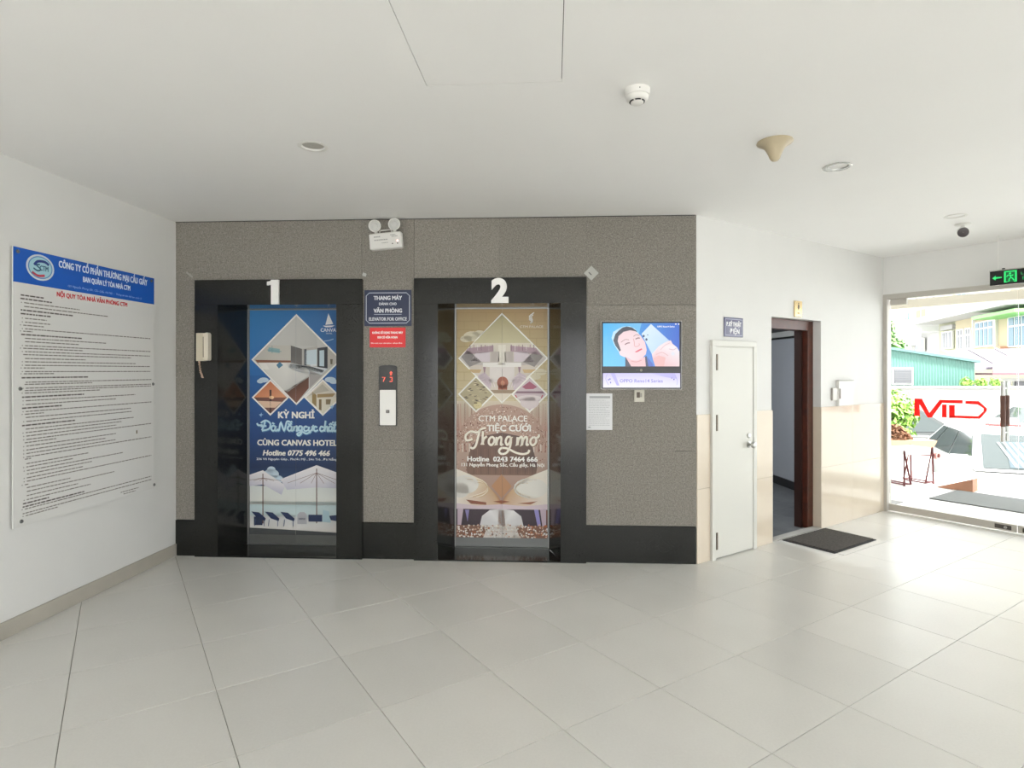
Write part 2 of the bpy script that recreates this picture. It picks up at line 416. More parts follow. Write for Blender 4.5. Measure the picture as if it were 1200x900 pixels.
# ------------------------------------------------------------------ lift doors and their printed posters
def umbrella(a, ax, ay, lx, ly, rx, ry, drop, pole):
    a.up().poly([(ax, ay), (lx, ly), (lx+(ax-lx)*.18, ly+drop), (ax, ly+drop*.75), (rx-(rx-ax)*.18, ry+drop), (rx, ry)], ['#f2eff0', '#e4e2e8', '#c9c9d8', '#d8d6df', '#bfc0d2', '#e4e2e8'])
    a.up()
    for k in (-.8, -.45, -.15, .2, .5, .85):
        ex = ax + (rx-ax)*k if k > 0 else ax + (ax-lx)*k
        a.line([(ax, ay+9), (ex, ly+drop*.35)], .45, '#8a6e68')
    a.line([(ax, ay+4), (ax, pole)], 1.1, '#6e5148')
def poster_one():
    a = Art(.00778, .883-.00778*345.7, -.007616, 2.115+.007616*361.5)
    a.poly([(290, 361), (404, 361), (404, 440), (290, 440)], ['#3f87c4', '#2f6cab', '#2a62a4', '#2f70b4'])
    a.rect(290, 440, 404, 500, '#2b66a8', '#264c88'); a.rect(290, 500, 404, 548, '#264c88', '#1c3259'); a.rect(290, 548, 404, 575, '#1c3259', '#3a5c88')
    a.up().rect(290, 570, 404, 592, '#dfe4e2', '#e6e8e2'); a.rect(290, 588, 404, 606, '#c4d9dc', '#cfdfe0'); a.rect(290, 604, 404, 630, '#d9dcde', '#e8e2da')
    a.up()
    for cx, cy, rx, ry in ((318, 556, 9, 6), (311, 560, 9, 5), (324, 562, 8, 5), (309, 445.5, 6, 3), (305, 447, 4, 2.5), (387, 445, 6.5, 3.2), (391, 447.5, 5, 2.5), (318, 551, 5, 4)):
        a.ell(cx, cy, rx, ry, '#c9dcea', 14)
    # big diamond: hotel room
    a.up().poly([(347.5, 368), (400.5, 421.5), (347.5, 475), (294.5, 421.5)], '#f4f2ec')
    D = lambda p: p
    a.up().poly([(347.5, 370.5), (398, 421.5), (347.5, 472.5), (297, 421.5)], '#c9c8c4')
    a.up().poly([(347.5, 370.5), (371, 394), (372, 406), (341, 405), (314, 404.5)], ['#d2d1cc', '#c4c3bf', '#bdbcb8', '#c9c8c3', '#cfcec9'])
    a.poly([(314, 404.5), (341, 405), (341, 424), (300, 424), (297, 421.5)], '#cac6bd')
    a.poly([(341, 405), (354, 409), (354, 428), (341, 425)], '#6d6a68')
    a.poly([(354, 409), (372, 406), (372, 430), (354, 428)], '#b9b6b0')
    a.poly([(372, 408), (384, 406.5), (384, 432), (372, 431)], '#4a4c50'); a.poly([(384, 407.5), (392, 416), (392, 428), (384, 431)], '#c2beb5')
    a.up().poly([(315, 407), (328, 409), (328, 414), (314, 412)], '#8fb3b8'); a.line([(313, 410), (330, 412)], .6, '#6a9aa2'); a.line([(319, 405), (319, 414)], .5, '#6a9aa2')
    a.poly([(358, 411), (371.5, 409.5), (371.5, 429), (358, 427)], '#cfdde4'); a.poly([(374.5, 411), (380, 410.4), (380, 429.5), (374.5, 429)], '#c4d6df')
    a.poly([(356.6, 409.5), (359.4, 409.2), (359.4, 428.5), (356.6, 428)], '#4e525a'); a.poly([(380.5, 407.5), (383.5, 407.2), (383.5, 433), (380.5, 432)], '#3b3f47')
    a.up().poly([(299, 421.8), (341, 422.6), (341, 425), (301.5, 425)], '#8a5c44'); a.poly([(340, 426), (384, 432), (376, 440), (352, 437), (338, 431)], '#d6dbdf')
    a.poly([(340, 427), (362, 429), (380, 434), (378, 437), (340, 431)], '#5a5e62')
    a.poly([(303, 425), (340, 425), (362, 433), (362, 442), (337, 460), (331, 456), (313, 437)], ['#eceae4', '#e9e7e2', '#dfdeda', '#d2d1cd', '#c9c8c5', '#d9d8d3', '#e2e0da'])
    a.poly([(362, 441), (362, 455), (347.5, 472.5), (333, 458), (337, 457)], ['#6a4638', '#7b5242', '#83594a', '#6e4a3c', '#5e3d31'])
    a.poly([(363, 434), (378, 440), (363, 455)], '#a9a4a2')
    a.up().poly([(324, 428), (328, 424), (332, 428), (327, 432)], '#4f7f9c'); a.poly([(303, 426), (312, 426), (316, 433), (308, 433)], '#f1efe9')
    a.poly([(364, 427), (371, 427), (371, 429), (364, 429)], '#dfe3e6'); a.poly([(387, 421), (390, 421), (389.6, 427), (387.4, 427)], '#6f6a58')
    # small diamonds
    a.up().poly([(317, 444.5), (339, 466), (317, 487.5), (295, 466)], '#f4f0ea'); a.poly([(378.5, 444.5), (400.5, 466), (378.5, 487.5), (356.5, 466)], '#f4f0ea')
    a.up().poly([(317, 447), (336.5, 466), (297.5, 466)], ['#c97c58', '#e3a27c', '#d98e66']); a.poly([(297.5, 466), (336.5, 466), (317, 485)], ['#6e4a44', '#8d5d4e', '#7d5a54'])
    a.poly([(378.5, 447), (398, 466), (359, 466)], '#d9d2c4'); a.poly([(359, 466), (398, 466), (378.5, 485)], '#e2dccb')
    a.up().poly([(302, 470), (331, 471), (323, 478), (310, 478)], '#e9c9ae'); a.ell(318.5, 466, 3, 2, '#ffd9a8', 10); a.poly([(316, 457), (318.4, 457), (318.2, 484), (316.2, 484)], '#4a3030')
    a.poly([(366, 459), (371, 463), (371, 477), (366, 472)], '#9b8255'); a.poly([(372, 462), (393, 461), (390, 465), (372, 466)], '#a58a5c'); a.poly([(374, 468), (377, 468), (377, 481), (374, 480)], '#7f6b47'); a.poly([(382, 468), (388, 468), (387, 474), (382, 474)], '#8f7b5a')
    a.poly([(362, 464), (378, 450), (386, 458), (372, 461)], '#bdb6a8')
    # sail logo
    a.poly([(385, 367.5), (390.5, 380), (381.5, 381)], '#f4f7fa'); a.poly([(378.5, 382), (392.5, 381.6), (389, 383.6), (382, 383.8)], '#f4f7fa')
    a.text('CANVAS', 386, 387, 20, 4, '#e8eef5', .02); a.text('HOTEL', 386, 391, 7, 1.6, '#c9daea', .02); a.line([(380, 400), (386, 399.2), (391, 397.5)], .9, '#9dc0e0')
    a.text('KỲ NGHỈ', 347.5, 486.5, 42, 7.2, '#f4f3ee', .05)
    q = lambda pts: [(280+x/4.5, 460+y/4.5) for x, y in pts]
    for off, cc, w in ((.5, '#5d92c0', 2.7), (0, '#c6e6f4', 1.9)):
        a.up()
        for st in ([(96, 163), (104, 174), (126, 172)], [(140, 150), (132, 178), (122, 200)], [(116, 162), (142, 148), (166, 164), (160, 192), (122, 203)], [(116, 180), (146, 177)],
                   [(193, 179), (180, 176), (171, 190), (180, 203), (191, 196), (195, 178), (192, 200), (203, 202)], [(177, 160), (188, 168)],
                   [(203, 192), (212, 201), (222, 160), (240, 201), (253, 156), (266, 152)],
                   [(279, 179), (266, 176), (258, 191), (267, 203), (277, 196), (281, 178), (278, 200), (288, 202)], [(261, 164), (270, 170), (280, 163)], [(260, 157), (267, 153), (274, 157), (282, 152)],
                   [(293, 178), (289, 203), (295, 185), (306, 178), (309, 190), (306, 203), (315, 200)],
                   [(334, 180), (322, 178), (316, 191), (324, 203), (333, 194), (335, 179), (332, 212), (318, 227), (309, 218), (336, 208), (356, 217), (382, 206)],
                   [(364, 183), (351, 179), (344, 193), (352, 204), (367, 197)], [(372, 180), (369, 199), (378, 204), (387, 193), (389, 179), (387, 203)], [(389, 181), (396, 172)], [(377, 212), (379, 213)],
                   [(414, 184), (403, 179), (396, 193), (404, 204), (418, 197)], [(448, 184), (435, 179), (428, 193), (436, 204), (450, 197)],
                   [(458, 148), (451, 204), (458, 184), (467, 180), (468, 203), (475, 200)], [(492, 181), (481, 178), (474, 191), (481, 203), (490, 196), (494, 179), (491, 203), (499, 200)], [(477, 171), (485, 163), (493, 170)], [(493, 161), (500, 153)],
                   [(510, 153), (502, 194), (508, 204), (516, 197)], [(496, 172), (518, 169)]):
            a.line([(x+off, y+off) for x, y in q(st)], w, cc, smooth=4)
    a.text('CÙNG CANVAS HOTEL', 348.5, 519, 93, 6.3, '#f1f0ea', .045)
    a.text('Hotline 0775 496 466', 347.5, 531, 78, 6, '#f1f0ea', .045, .2)
    a.text('236 Võ Nguyên Giáp , Phước Mỹ , Sơn Trà , Đà Nẵng', 348, 538.2, 94, 2.4, '#dfe6ee', .03)
    for s in ((389, 476.5), (306, 486)):
        a.poly([(s[0]-2, s[1]), (s[0], s[1]-.6), (s[0]+.8, s[1]-2.4), (s[0]+1.2, s[1]-.4), (s[0]+3, s[1]+.2), (s[0]+1, s[1]+1), (s[0]+.6, s[1]+3)], '#9fc4e4')
    # beach umbrellas and loungers
    umbrella(a, 308.5, 551.5, 284, 560, 335, 569, 11, 614); umbrella(a, 371.5, 545, 329, 562, 414, 560, 12, 613)
    a.up()
    for x in (300, 316, 334): a.poly([(x-5, 600), (x+4, 601), (x+12, 608), (x+11, 611), (x+2, 608)], '#27365c'); a.line([(x, 609), (x-1, 617)], .8, '#5a6a8c'); a.line([(x+10, 610), (x+10, 617)], .8, '#5a6a8c')
    a.rect(298, 606, 308, 616, '#3a4560'); a.rect(362, 603, 378, 611, '#2c3a5e'); a.poly([(386, 604), (404, 602), (404, 612), (388, 609)], '#2c3a5e')
    a.poly([(349, 603), (352, 600), (357, 600), (360, 603), (360, 614), (349, 614)], '#b9bac0'); a.poly([(379, 597), (386, 599), (388, 612), (378, 611)], '#b7d3dc')
    a.rect(350.5, 607, 358.5, 609, '#8e909a')
    a.up().poly([(290, 619), (330, 620.5), (404, 624), (404, 630), (290, 630)], '#4a4d4e'); 
    return a
def poster_two():
    a = Art(.00749, 2.7355-.00749*588.2, -.007475, 2.104+.007475*361.5)
    a.poly([(530, 361), (646, 361), (646, 420), (530, 420)], ['#a88d5c', '#b08f5e', '#c4b384', '#bda979'])
    a.rect(530, 420, 646, 480, '#c2ae7e', '#d6c9a4'); a.rect(530, 480, 646, 632, '#c9ae9c', '#96766a')
    a.up()
    for k in range(11):
        v = 366 + k*10; a.line([(532, v), (645, v+.4)], .35, '#9c8453')
        for q in range(7): a.line([(536+q*17+(k % 2)*8, v), (536+q*17+(k % 2)*8, v+10)], .3, '#9c8453')
    for cx, cy, rx, ry in ((553, 394, 10, 6), (546, 397, 7, 4), (562, 391, 7, 4), (632, 436, 9, 4), (626, 442, 8, 3)): a.ell(cx, cy, rx, ry, '#d6cdb0', 14)
    # hall backdrop behind the lettering
    a.up().poly([(530, 470), (646, 470), (646, 505), (530, 505)], ['#d9cdb6', '#d9cdb6', '#b98f7e', '#b98f7e'])
    for k in range(9):
        for sx in (534+k*2.7, 642-k*2.7): a.line([(sx, 474-k*.4), (sx, 530)], .9, ('#e6ddd0', '#8e4f42', '#c7a391')[k % 3])
    a.up().ell(588.2, 520, 52, 46, '#b79684', 30, 180, 360)
    rnd = random.Random(3); a.up()
    for k in range(560):
        t = rnd.uniform(math.pi, 2*math.pi); r = rnd.uniform(.45, 1); x = 588.2+52*r*math.cos(t); y = 522+46*r*math.sin(t)
        a.ell(x, y, rnd.uniform(.4, .9), rnd.uniform(.4, .9), rnd.choice(['#6d4034', '#e2cbb9', '#7c4a3c', '#d3b3a0', '#f0e6da', '#94604f']), 5)
    for k in range(260):
        x = rnd.uniform(531, 645); y = rnd.uniform(500, 552)
        if abs(x-588) > 38: a.ell(x, y, rnd.uniform(.5, 1), rnd.uniform(.5, 1), rnd.choice(['#6f4034', '#b98e78', '#8b5a4a', '#cfae98']), 5)
    a.up().poly([(552, 524), (562, 512), (588, 507), (614, 512), (624, 524), (630, 545), (628, 557), (548, 557), (546, 545)], ['#6a4a3e']*3+['#5c4238']*3+['#7a5a48']*3)
    a.up()
    for k in range(18): a.line([(551+k*4.3, 526), (551+k*4.3, 556)], .5, '#4e362d' if k % 2 else '#86634f')
    a.up().poly([(530, 548), (550, 556), (566, 563), (576, 574), (584, 582), (588, 590), (588, 596), (530, 590)], ['#f0e9de', '#f2ebdc', '#e0cdae', '#c9a680', '#ad7d5a', '#9c6a4a', '#cdaa88', '#f2ebe2'])
    a.poly([(646, 548), (626, 556), (610, 563), (600, 574), (592, 582), (588, 590), (588, 596), (646, 590)], ['#f0e9de', '#f2ebdc', '#e0cdae', '#c9a680', '#ad7d5a', '#9c6a4a', '#cdaa88', '#f2ebe2'])
    a.poly([(576, 570), (588, 556), (600, 570), (588, 584)], '#b98a64')
    a.up()
    for k in range(4):
        for sg in (-1, 1): a.line([(588+sg*(46-k*5), 560+k*2), (588+sg*(30-k*3), 561+k*2), (588+sg*(18-k), 567+k*3), (588+sg*(19+k), 576+k*2), (588+sg*(38-k*4), 583)], .8, '#cdb18c' if k % 2 else '#f0e6d4', smooth=4)
    a.ell(546, 568, 15, 11, '#e9e6df', 18); a.ell(622, 572, 20, 12, '#e9e6dd', 18); a.ell(540, 575, 10, 9, '#e2ddd6', 14)
    a.poly([(546, 586), (570, 589), (570, 592), (552, 591)], '#8d5238'); a.poly([(578, 588), (588, 586.5), (598, 588), (588, 590)], '#8d4f30'); a.poly([(606, 590), (630, 587), (622, 591)], '#9a6244')
    a.poly([(530, 590), (560, 593), (588, 591), (616, 593), (646, 590), (646, 600), (600, 597), (588, 598), (576, 597), (530, 600)], '#d9c8cf')
    a.up().rect(530, 597, 646, 620, '#3e2f38'); a.up().poly([(536, 596), (543, 597), (540, 619), (536, 619)], '#cbb8c4'); a.poly([(545, 598), (550, 598), (548, 612)], '#8f86b8'); a.poly([(640, 596), (633, 597), (636, 619), (640, 619)], '#cbb8c4'); a.poly([(626, 597), (631, 597), (634, 616), (630, 616)], '#9a92cf'); a.poly([(640, 598), (643, 598), (644, 618), (641, 618)], '#7c4534')
    a.up().poly([(562, 618), (565, 605), (574, 598), (588, 596.5), (602, 598), (611, 605), (614, 618)], ['#e0dede', '#dcdadb', '#f0eeee', '#c9c4c4', '#f0eeee', '#dcdadb', '#e0dede'])
    a.poly([(585, 598), (591, 598), (593, 620), (583, 620)], '#c9a898')
    a.rect(530, 616, 646, 631, '#8a6350')
    a.up()
    for k in range(300):
        x = rnd.uniform(531, 645); a.ell(x, rnd.uniform(615, 630), rnd.uniform(.6, 1.5), rnd.uniform(.6, 1.4), rnd.choice(['#efe9df', '#ffffff', '#d8b69c', '#b4663c', '#7c5a48', '#e3d2c0']) if x > 612 or rnd.random() < .6 else '#f1ece4', 6)
    a.poly([(572, 616), (604, 616), (610, 631), (566, 631)], '#e3dcd6'); a.line([(574, 619), (602, 619)], .6, '#b8a59a'); a.line([(572, 623), (604, 623)], .6, '#b8a59a')
    # diamonds
    a.up().poly([(588.4, 366.5), (642.6, 420), (588.4, 473), (536.8, 420)], '#f5f3ea'); a.up().poly([(588.4, 368.8), (640.4, 420), (588.4, 470.7), (539, 420)], '#b9ad84')
    a.up().poly([(588.4, 368.8), (622, 402), (555, 402)], ['#a89c72', '#cbc39c', '#cbc39c']); a.poly([(555, 402), (622, 402), (640.4, 420), (632, 428), (547, 428), (539, 420)], ['#ddd5c4', '#ddd5c4', '#cfc7c0', '#c4bbb6', '#c4bbb6', '#cfc7c0'])
    a.poly([(547, 428), (632, 428), (588.4, 470.7)], '#d5cabd')
    a.up()
    for sg in (-1, 1):
        x = lambda t: 588.4 + sg*t
        a.poly([(x(10), 405), (x(40), 408), (x(46), 416), (x(10), 412)], '#b59aa4'); a.poly([(x(14), 412), (x(30), 413), (x(38), 424), (x(14), 424)], '#d9cdd4'); a.poly([(x(40), 410), (x(48), 418), (x(38), 430), (x(24), 424)], '#8f8884')
        for k in range(7): a.line([(x(11+k*4.4), 404), (x(11+k*4.4), 411)], .8, ('#8c6a78', '#e6dcdd', '#b28894')[k % 3])
        a.poly([(x(3), 412), (x(13), 412), (x(13), 424), (x(3), 424)], '#bdb3ac'); a.poly([(x(12), 446), (x(20), 436), (x(28), 440), (x(28), 448), (x(14), 458)], '#cdbcc4')
        for r in (6, 9, 12): a.line([(x(20-r), 454), (x(20-r*.7), 454-r*.9), (x(20), 454-r*1.2), (x(20+r*.7), 454-r*.9)], .8, '#e9dcde')
        a.poly([(x(19), 430), (x(22), 430), (x(21), 438), (x(20), 438)], '#9c7c86'); a.poly([(x(24), 433), (x(40), 433), (x(34), 437), (x(26), 437)], '#c9ab7a')
    a.rect(584, 404, 593, 428, '#e9e3d6'); a.rect(566, 425, 611, 430, '#efebe6'); a.rect(574, 430, 603, 448, '#e2dad6'); a.poly([(562, 457), (614, 457), (600, 461), (577, 461)], '#9c8468'); a.poly([(577, 461), (600, 461), (588.4, 470.7)], '#e3d9c8')
    a.up().ell(589.3, 448.5, 6.6, 7.2, '#a3583a', 20); a.rect(584, 450, 594.6, 456.8, '#a3583a'); a.up().ell(589.3, 449, 2.6, 3, '#c77f5c', 10); a.line([(588.6, 432), (588.6, 441)], .4, '#6a5a58')
    a.up().poly([(558, 440.3), (579.8, 462), (558, 483.7), (536.6, 462)], '#f5f3ea'); a.poly([(620.8, 440.3), (642.4, 462), (620.8, 483.7), (599.2, 462)], '#f5f3ea')
    a.up().poly([(558, 442.8), (577.3, 462), (558, 481.2), (539, 462)], '#b3a683'); a.poly([(620.8, 442.8), (640, 462), (620.8, 481.2), (601.7, 462)], '#cdbcc0')
    a.up()
    for k in range(70):
        x = rnd.uniform(-17, 17); y = rnd.uniform(-17, 17)
        if abs(x)+abs(y) < 17.5: a.line([(558+x-1.6, 462+y), (558+x+1.6, 462+y+rnd.uniform(-1, 1))], rnd.uniform(.6, 1.4), rnd.choice(['#57493a', '#e0d5b4', '#7c6a50', '#c9bc94', '#403428']))
    a.ell(560, 475, 5, 4, '#d9cc96', 12)
    a.poly([(612, 453.5), (620.8, 447), (629.6, 453.5), (625, 456), (616, 456)], '#a5506a'); a.poly([(606, 458.5), (636, 458.5), (638, 461), (604, 461)], '#84606f'); a.ell(620.8, 472, 11, 7, '#ddd0d0', 16); a.ell(620.8, 466.5, 14, 3.4, '#e4d8d8', 16)
    a.line([(604, 463), (606, 466)], 1.2, '#c04a5c'); a.line([(636, 463), (634, 467)], 1.2, '#c04a5c')
    # logo and lettering
    for sg in (0, 2.6, 5.2): a.line([(626-sg*.4, 366.5+sg), (620.5, 371+sg*.7), (624, 374.5+sg*.5), (621.5, 379)], 1.2, '#f3f0e6', smooth=4)
    a.text('CTM PALACE', 623, 383, 27, 2.6, '#e6dfca', .01)
    a.text('CTM PALACE', 589.5, 490.5, 57, 6.6, '#f7f5ee', .02)
    a.text('TIỆC CƯỚI', 596.5, 501.8, 51, 7.0, '#f6f4ee', .045)
    q = lambda pts: [(480+x/4.736, 480+y/4.736) for x, y in pts]
    for off, cc, w in ((.5, '#8c6a50', 3.0), (0, '#f7f1e2', 2.5)):
        a.up()
        for st in ([(350, 165), (318, 172), (312, 145), (340, 122), (375, 128), (400, 108), (425, 102)], [(392, 112), (382, 150), (368, 200), (352, 216), (338, 210)], [(408, 120), (405, 195), (412, 165), (430, 148)],
                   [(458, 150), (443, 165), (441, 187), (455, 197), (470, 180), (470, 160), (458, 150)], [(484, 152), (481, 198), (488, 168), (503, 152), (511, 160), (508, 195), (520, 190)],
                   [(562, 152), (545, 152), (534, 175), (543, 196), (558, 178), (564, 152), (560, 200), (540, 238), (512, 246), (497, 232), (510, 214), (545, 216), (590, 238), (630, 246), (658, 238), (665, 222)],
                   [(600, 152), (598, 198), (606, 166), (620, 150), (626, 160), (623, 198), (632, 166), (646, 150), (653, 160), (650, 194), (662, 190)], [(690, 150), (674, 165), (672, 186), (686, 197), (702, 180), (702, 160), (690, 150)], [(700, 158), (716, 150), (718, 136)]):
            a.line([(x+off, y+off) for x, y in q(st)], w, cc, smooth=4)
    a.text('Hotline  0243 7464 666', 589, 538, 82, 5.4, '#f7f5f0', .05)
    a.text('131 Nguyễn Phong Sắc, Cầu giấy, Hà Nội', 589.5, 544.8, 97, 3.6, '#f3efe8', .045)
    return a
def lift_doors(seam, e0, e1, art, words, who):
    for side, x0, x1 in (('left', e0-.02, seam-.0006), ('right', seam+.0006, e1+.02)):
        t = on(WE, 'elevator_door', f'{side} leaf of lift {who}, steel, printed with {words}', 'elevator door')
        MB().box(x0, x1, .337, .372, .016, 2.13).build('panel', M_dsteel, t)
        art.build('poster', M_print, t, clip=(max(x0, e0+.011), min(x1, e1-.011)), loc=(0, .3365, 0), zclip=(.094, 2.104))
lift_doors(.893, .459, 1.307, poster_one(), 'a blue beach hotel poster', '1')
lift_doors(2.740, 2.325, 3.146, poster_two(), 'a gold and brown banquet hall poster', '2')

# ------------------------------------------------------------------ things on the lift wall
def number(body, x0, x1, z0, z1, label):
    cu = bpy.data.curves.new('digit', 'FONT'); cu.body = body; cu.size = 1; cu.offset = .05; cu.extrude = .05; cu.resolution_u = 6
    ob = bpy.data.objects.new('digit', cu); COL.objects.link(ob); me = bpy.data.meshes.new_from_object(ob); bpy.data.objects.remove(ob)
    xs = [v.co.x for v in me.vertices]; ys = [v.co.y for v in me.vertices]
    for v in me.vertices:
        v.co = Vector(((v.co.x-min(xs))/(max(xs)-min(xs))*(x1-x0), -.011 - v.co.z/.05*.011, (v.co.y-min(ys))/(max(ys)-min(ys))*(z1-z0)))
    me.name = 'elevator_number'; me.materials.clear(); me.materials.append(M_num)
    for p in me.polygons: p.material_index = 0
    o = bpy.data.objects.new('elevator_number', me); COL.objects.link(o)
    o.location = WE.at(x0, z0, .0305); o.rotation_euler = (0, 0, WE.rz); tag(o, label, 'number', 'raised numerals over the lifts')
m = MB(); m.prism_xz([(0, .158), (.034, .166), (.034, 0), (.097, 0), (.097, .203), (.036, .203), (.028, .192), (0, .187)], -.022, 0)
o = m.build('elevator_number', M_num); o.location = WE.at(.812, 2.109, .0305); o.rotation_euler = (0, 0, WE.rz); tag(o, 'raised white numeral 1 over the first lift', 'number', 'raised numerals over the lifts')
number('2', 2.676, 2.816, 2.109, 2.312, 'raised white numeral 2 over the second lift')
# emergency light
t = on(WE, 'emergency_light', 'white twin-head emergency light tilted on the granite near the ceiling', 'emergency light', 1.815, 2.556, .001)
r = math.radians(-3.5); t.rotation_euler = (0, math.radians(-4.5), WE.rz)
MB().box(-.134, .134, -.068, -.002, 0, .133, .008).build('body', M_plastic, t)
for zz, x0, x1, hh in ((.096, -.092, -.04, .011), (.07, -.09, .02, .010), (.046, -.03, .022, .006), (.105, .045, .088, .008), (.092, .055, .102, .008)):
    a = Art(); rr = random.Random(zz); x = x0
    while x < x1: w = rr.uniform(.006, .014); a.rect(x, zz, min(x+w, x1), zz+hh, '#a9a9a6'); x += w+.003
    a.build('printed_line', M_matte, t, loc=(0, -.0686, 0))
for xx in (.058, .1): Art().ell(xx, .036, .005, .0055, '#3c3c3c', 12).build('test_button', M_matte, t, loc=(0, -.0686, 0))
MB().lathe([(.007, 0), (.006, .004), (.001, .006)], 12, Matrix.Translation((.1, -.068, .058)) @ Matrix.Rotation(math.radians(90), 4, 'X')).build('indicator', mat('led', (.9, .4, .35), .3, emit=((1, .55, .5), 1.5)), t)
MB().tube([(-.05, -.03, .13), (-.05, -.03, .152), (-.042, -.03, .16), (.042, -.03, .16), (.05, -.03, .152), (.05, -.03, .13)], .0045).build('handle', M_plastic, t)
for hx, hz, an in ((-.083, .197, 12), (.082, .197, -4)):
    Mx = Matrix.Translation((hx, -.045, hz)) @ Matrix.Rotation(math.radians(90), 4, 'X') @ Matrix.Rotation(math.radians(an), 4, 'Y')
    h = MB().lathe([(.02, -.045), (.036, -.03), (.05, .004), (.052, .012), (.048, .016), (.043, .012)], 28, Mx).build('lamp', M_plastic, t, True)
    MB().lathe([(.043, .0125), (.036, .006), (.028, .008), (.026, .014), (.018, .018), (.004, .019)], 24, Mx).build('lens', mat('lamp_lens', (.62, .62, .60), .15), h, True)
    MB().tube([(hx*.92, -.04, .13), (hx*.97, -.04, .155)], [.016, .011], 10).build('neck', M_plastic, t, True)
MB().tube([(.14, -.005, .235), (.155, -.006, .20), (.146, -.006, .13), (.152, -.006, .07), (.150, -.006, .03), (.132, -.01, .02)], .0028, 6).build('cable', mat('grey_cable', (.30, .28, .25), .6), t, True)
# navy sign
t = on(WE, 'lift_sign', 'navy enamel sign with white lettering between the lifts, above the red one', 'sign', 1.8155, 1.928, .001)
MB().box(-.197, .197, -.009, 0, 0, .298, .0015).build('plate', mat('navy_enamel', (.025, .035, .085), .3), t)
a = Art(); W_ = '#d9dde4'
a.line([(-.155, .024), (.155, .024), (.181, .048), (.181, .25), (.155, .274), (-.155, .274), (-.181, .25), (-.181, .048)], .006, '#b9c2d0', closed=True)
a.build('border', M_print, t, loc=(0, -.0095, 0))
for body, cz, w, cap, bo in (('THANG MÁY', .232, .235, .031, .05), ('DÀNH CHO', .183, .145, .02, .04), ('VĂN PHÒNG', .127, .235, .031, .05), ('ELEVATOR FOR OFFICE', .058, .315, .026, .03)):
    Art().text(body, 0, cz, w, cap, W_, bo, down=False).build('text_line', M_print, t, loc=(0, -.0095, 0))
Art().rect(-.115, .094, .115, .098, '#b9c2d0').build('rule', M_print, t, loc=(0, -.0095, 0))
# red sign
t = on(WE, 'warning_sign', 'small bright red notice with white lines under the navy lift sign', 'sign', 1.812, 1.752, .001)
MB().box(-.15, .15, -.004, 0, 0, .163, .001).build('plate', mat('red_vinyl_sheet', (.82, .03, .035), .35), t)
for body, cx, cz, w, cap, bo in (('KHÔNG SỬ DỤNG THANG MÁY', 0, .121, .255, .017, .05), ('KHI CÓ HỎA HOẠN', 0, .083, .165, .017, .05), ('Do not use elevator when fire', -.008, .035, .26, .011, .02)):
    Art().text(body, cx, cz, w, cap, '#fff0ee', bo, down=False).build('text_line', M_print, t, loc=(0, -.0045, 0))
# call panel
t = on(WE, 'call_panel', 'slim lift call panel with red display above a white push plate', 'call panel', 1.817, 1.104, .001)
MB().prism_xz([(-.074, 0), (.074, 0), (.074, .488), (.06, .496), (.03, .5), (-.03, .5), (-.06, .496), (-.074, .488)], -.014, 0).build('housing', mat('charcoal_panel', (.035, .036, .038), .3), t)
MB().box(-.067, .067, -.018, -.0141, .004, .296, .004).build('faceplate', mat('pearl_plate', (.86, .85, .82), .3), t)
b = MB().box(-.0145, .0145, -.021, -.0181, .105, .131, .002).build('button', mat('grey_button', (.16, .15, .145), .3), t)
a = Art(); a.line([(-.006, .118), (.006, .118)], .002, '#b9a8a0').line([(0, .112), (0, .124)], .002, '#b9a8a0'); a.build('mark', M_matte, b, loc=(0, -.0213, 0))
a = Art(); R_ = (1, .12, .07)
M_rd = print_mat('red_display', .2, 1.3 / 2**EXPO)
Art().poly([(.027, .452), (.042, .434), (.034, .434), (.034, .416), (.020, .416), (.020, .434), (.012, .434)], R_).build('arrow', M_rd, t, loc=(0, -.0145, 0))
Art().line([(-.047, .4), (-.024, .4), (-.038, .365)], .006, R_).build('digit', M_rd, t, loc=(0, -.0145, 0))
Art().line([(.016, .4), (.036, .4), (.036, .384), (.02, .384), (.036, .384), (.036, .366), (.014, .366)], .006, R_).build('digit', M_rd, t, loc=(0, -.0145, 0))
# intercom handset
t = on(WE, 'intercom_phone', 'ivory wall telephone handset on the black granite left of the first lift', 'telephone', .266, 1.64, .0305)
MB().prism([(-.058, 0), (-.058, -.022), (-.05, -.032), (.012, -.032), (.016, -.02), (.016, 0)], .0, .232).build('cradle', M_ivory, t)
MB().prism_xz([(.016, .012), (.05, .002), (.06, .01), (.06, .222), (.05, .235), (.016, .228)], -.048, -.001).build('handset', mat('light_ivory', (.74, .68, .56), .4), t)
MB().box(.017, .0215, -.05, -.002, .03, .2).build('groove_shade', mat('brown_shadow_gap', (.18, .13, .08), .6), t)  # solid brown strip painting the shade between cradle and handset
pts = []
for k in range(60):
    u_ = k/59; pts.append((-.022 + .014*math.sin(u_*math.pi*2-math.pi/2)*(1 if u_ < .5 else 1) + .005*math.cos(k*1.9), -.012 + .005*math.sin(k*1.9), .002 - .14*math.sin(u_*math.pi)))
MB().tube(pts, .0052, 6).build('coiled_cord', mat('pinkish_beige_cord', (.50, .36, .27), .5), t, True)
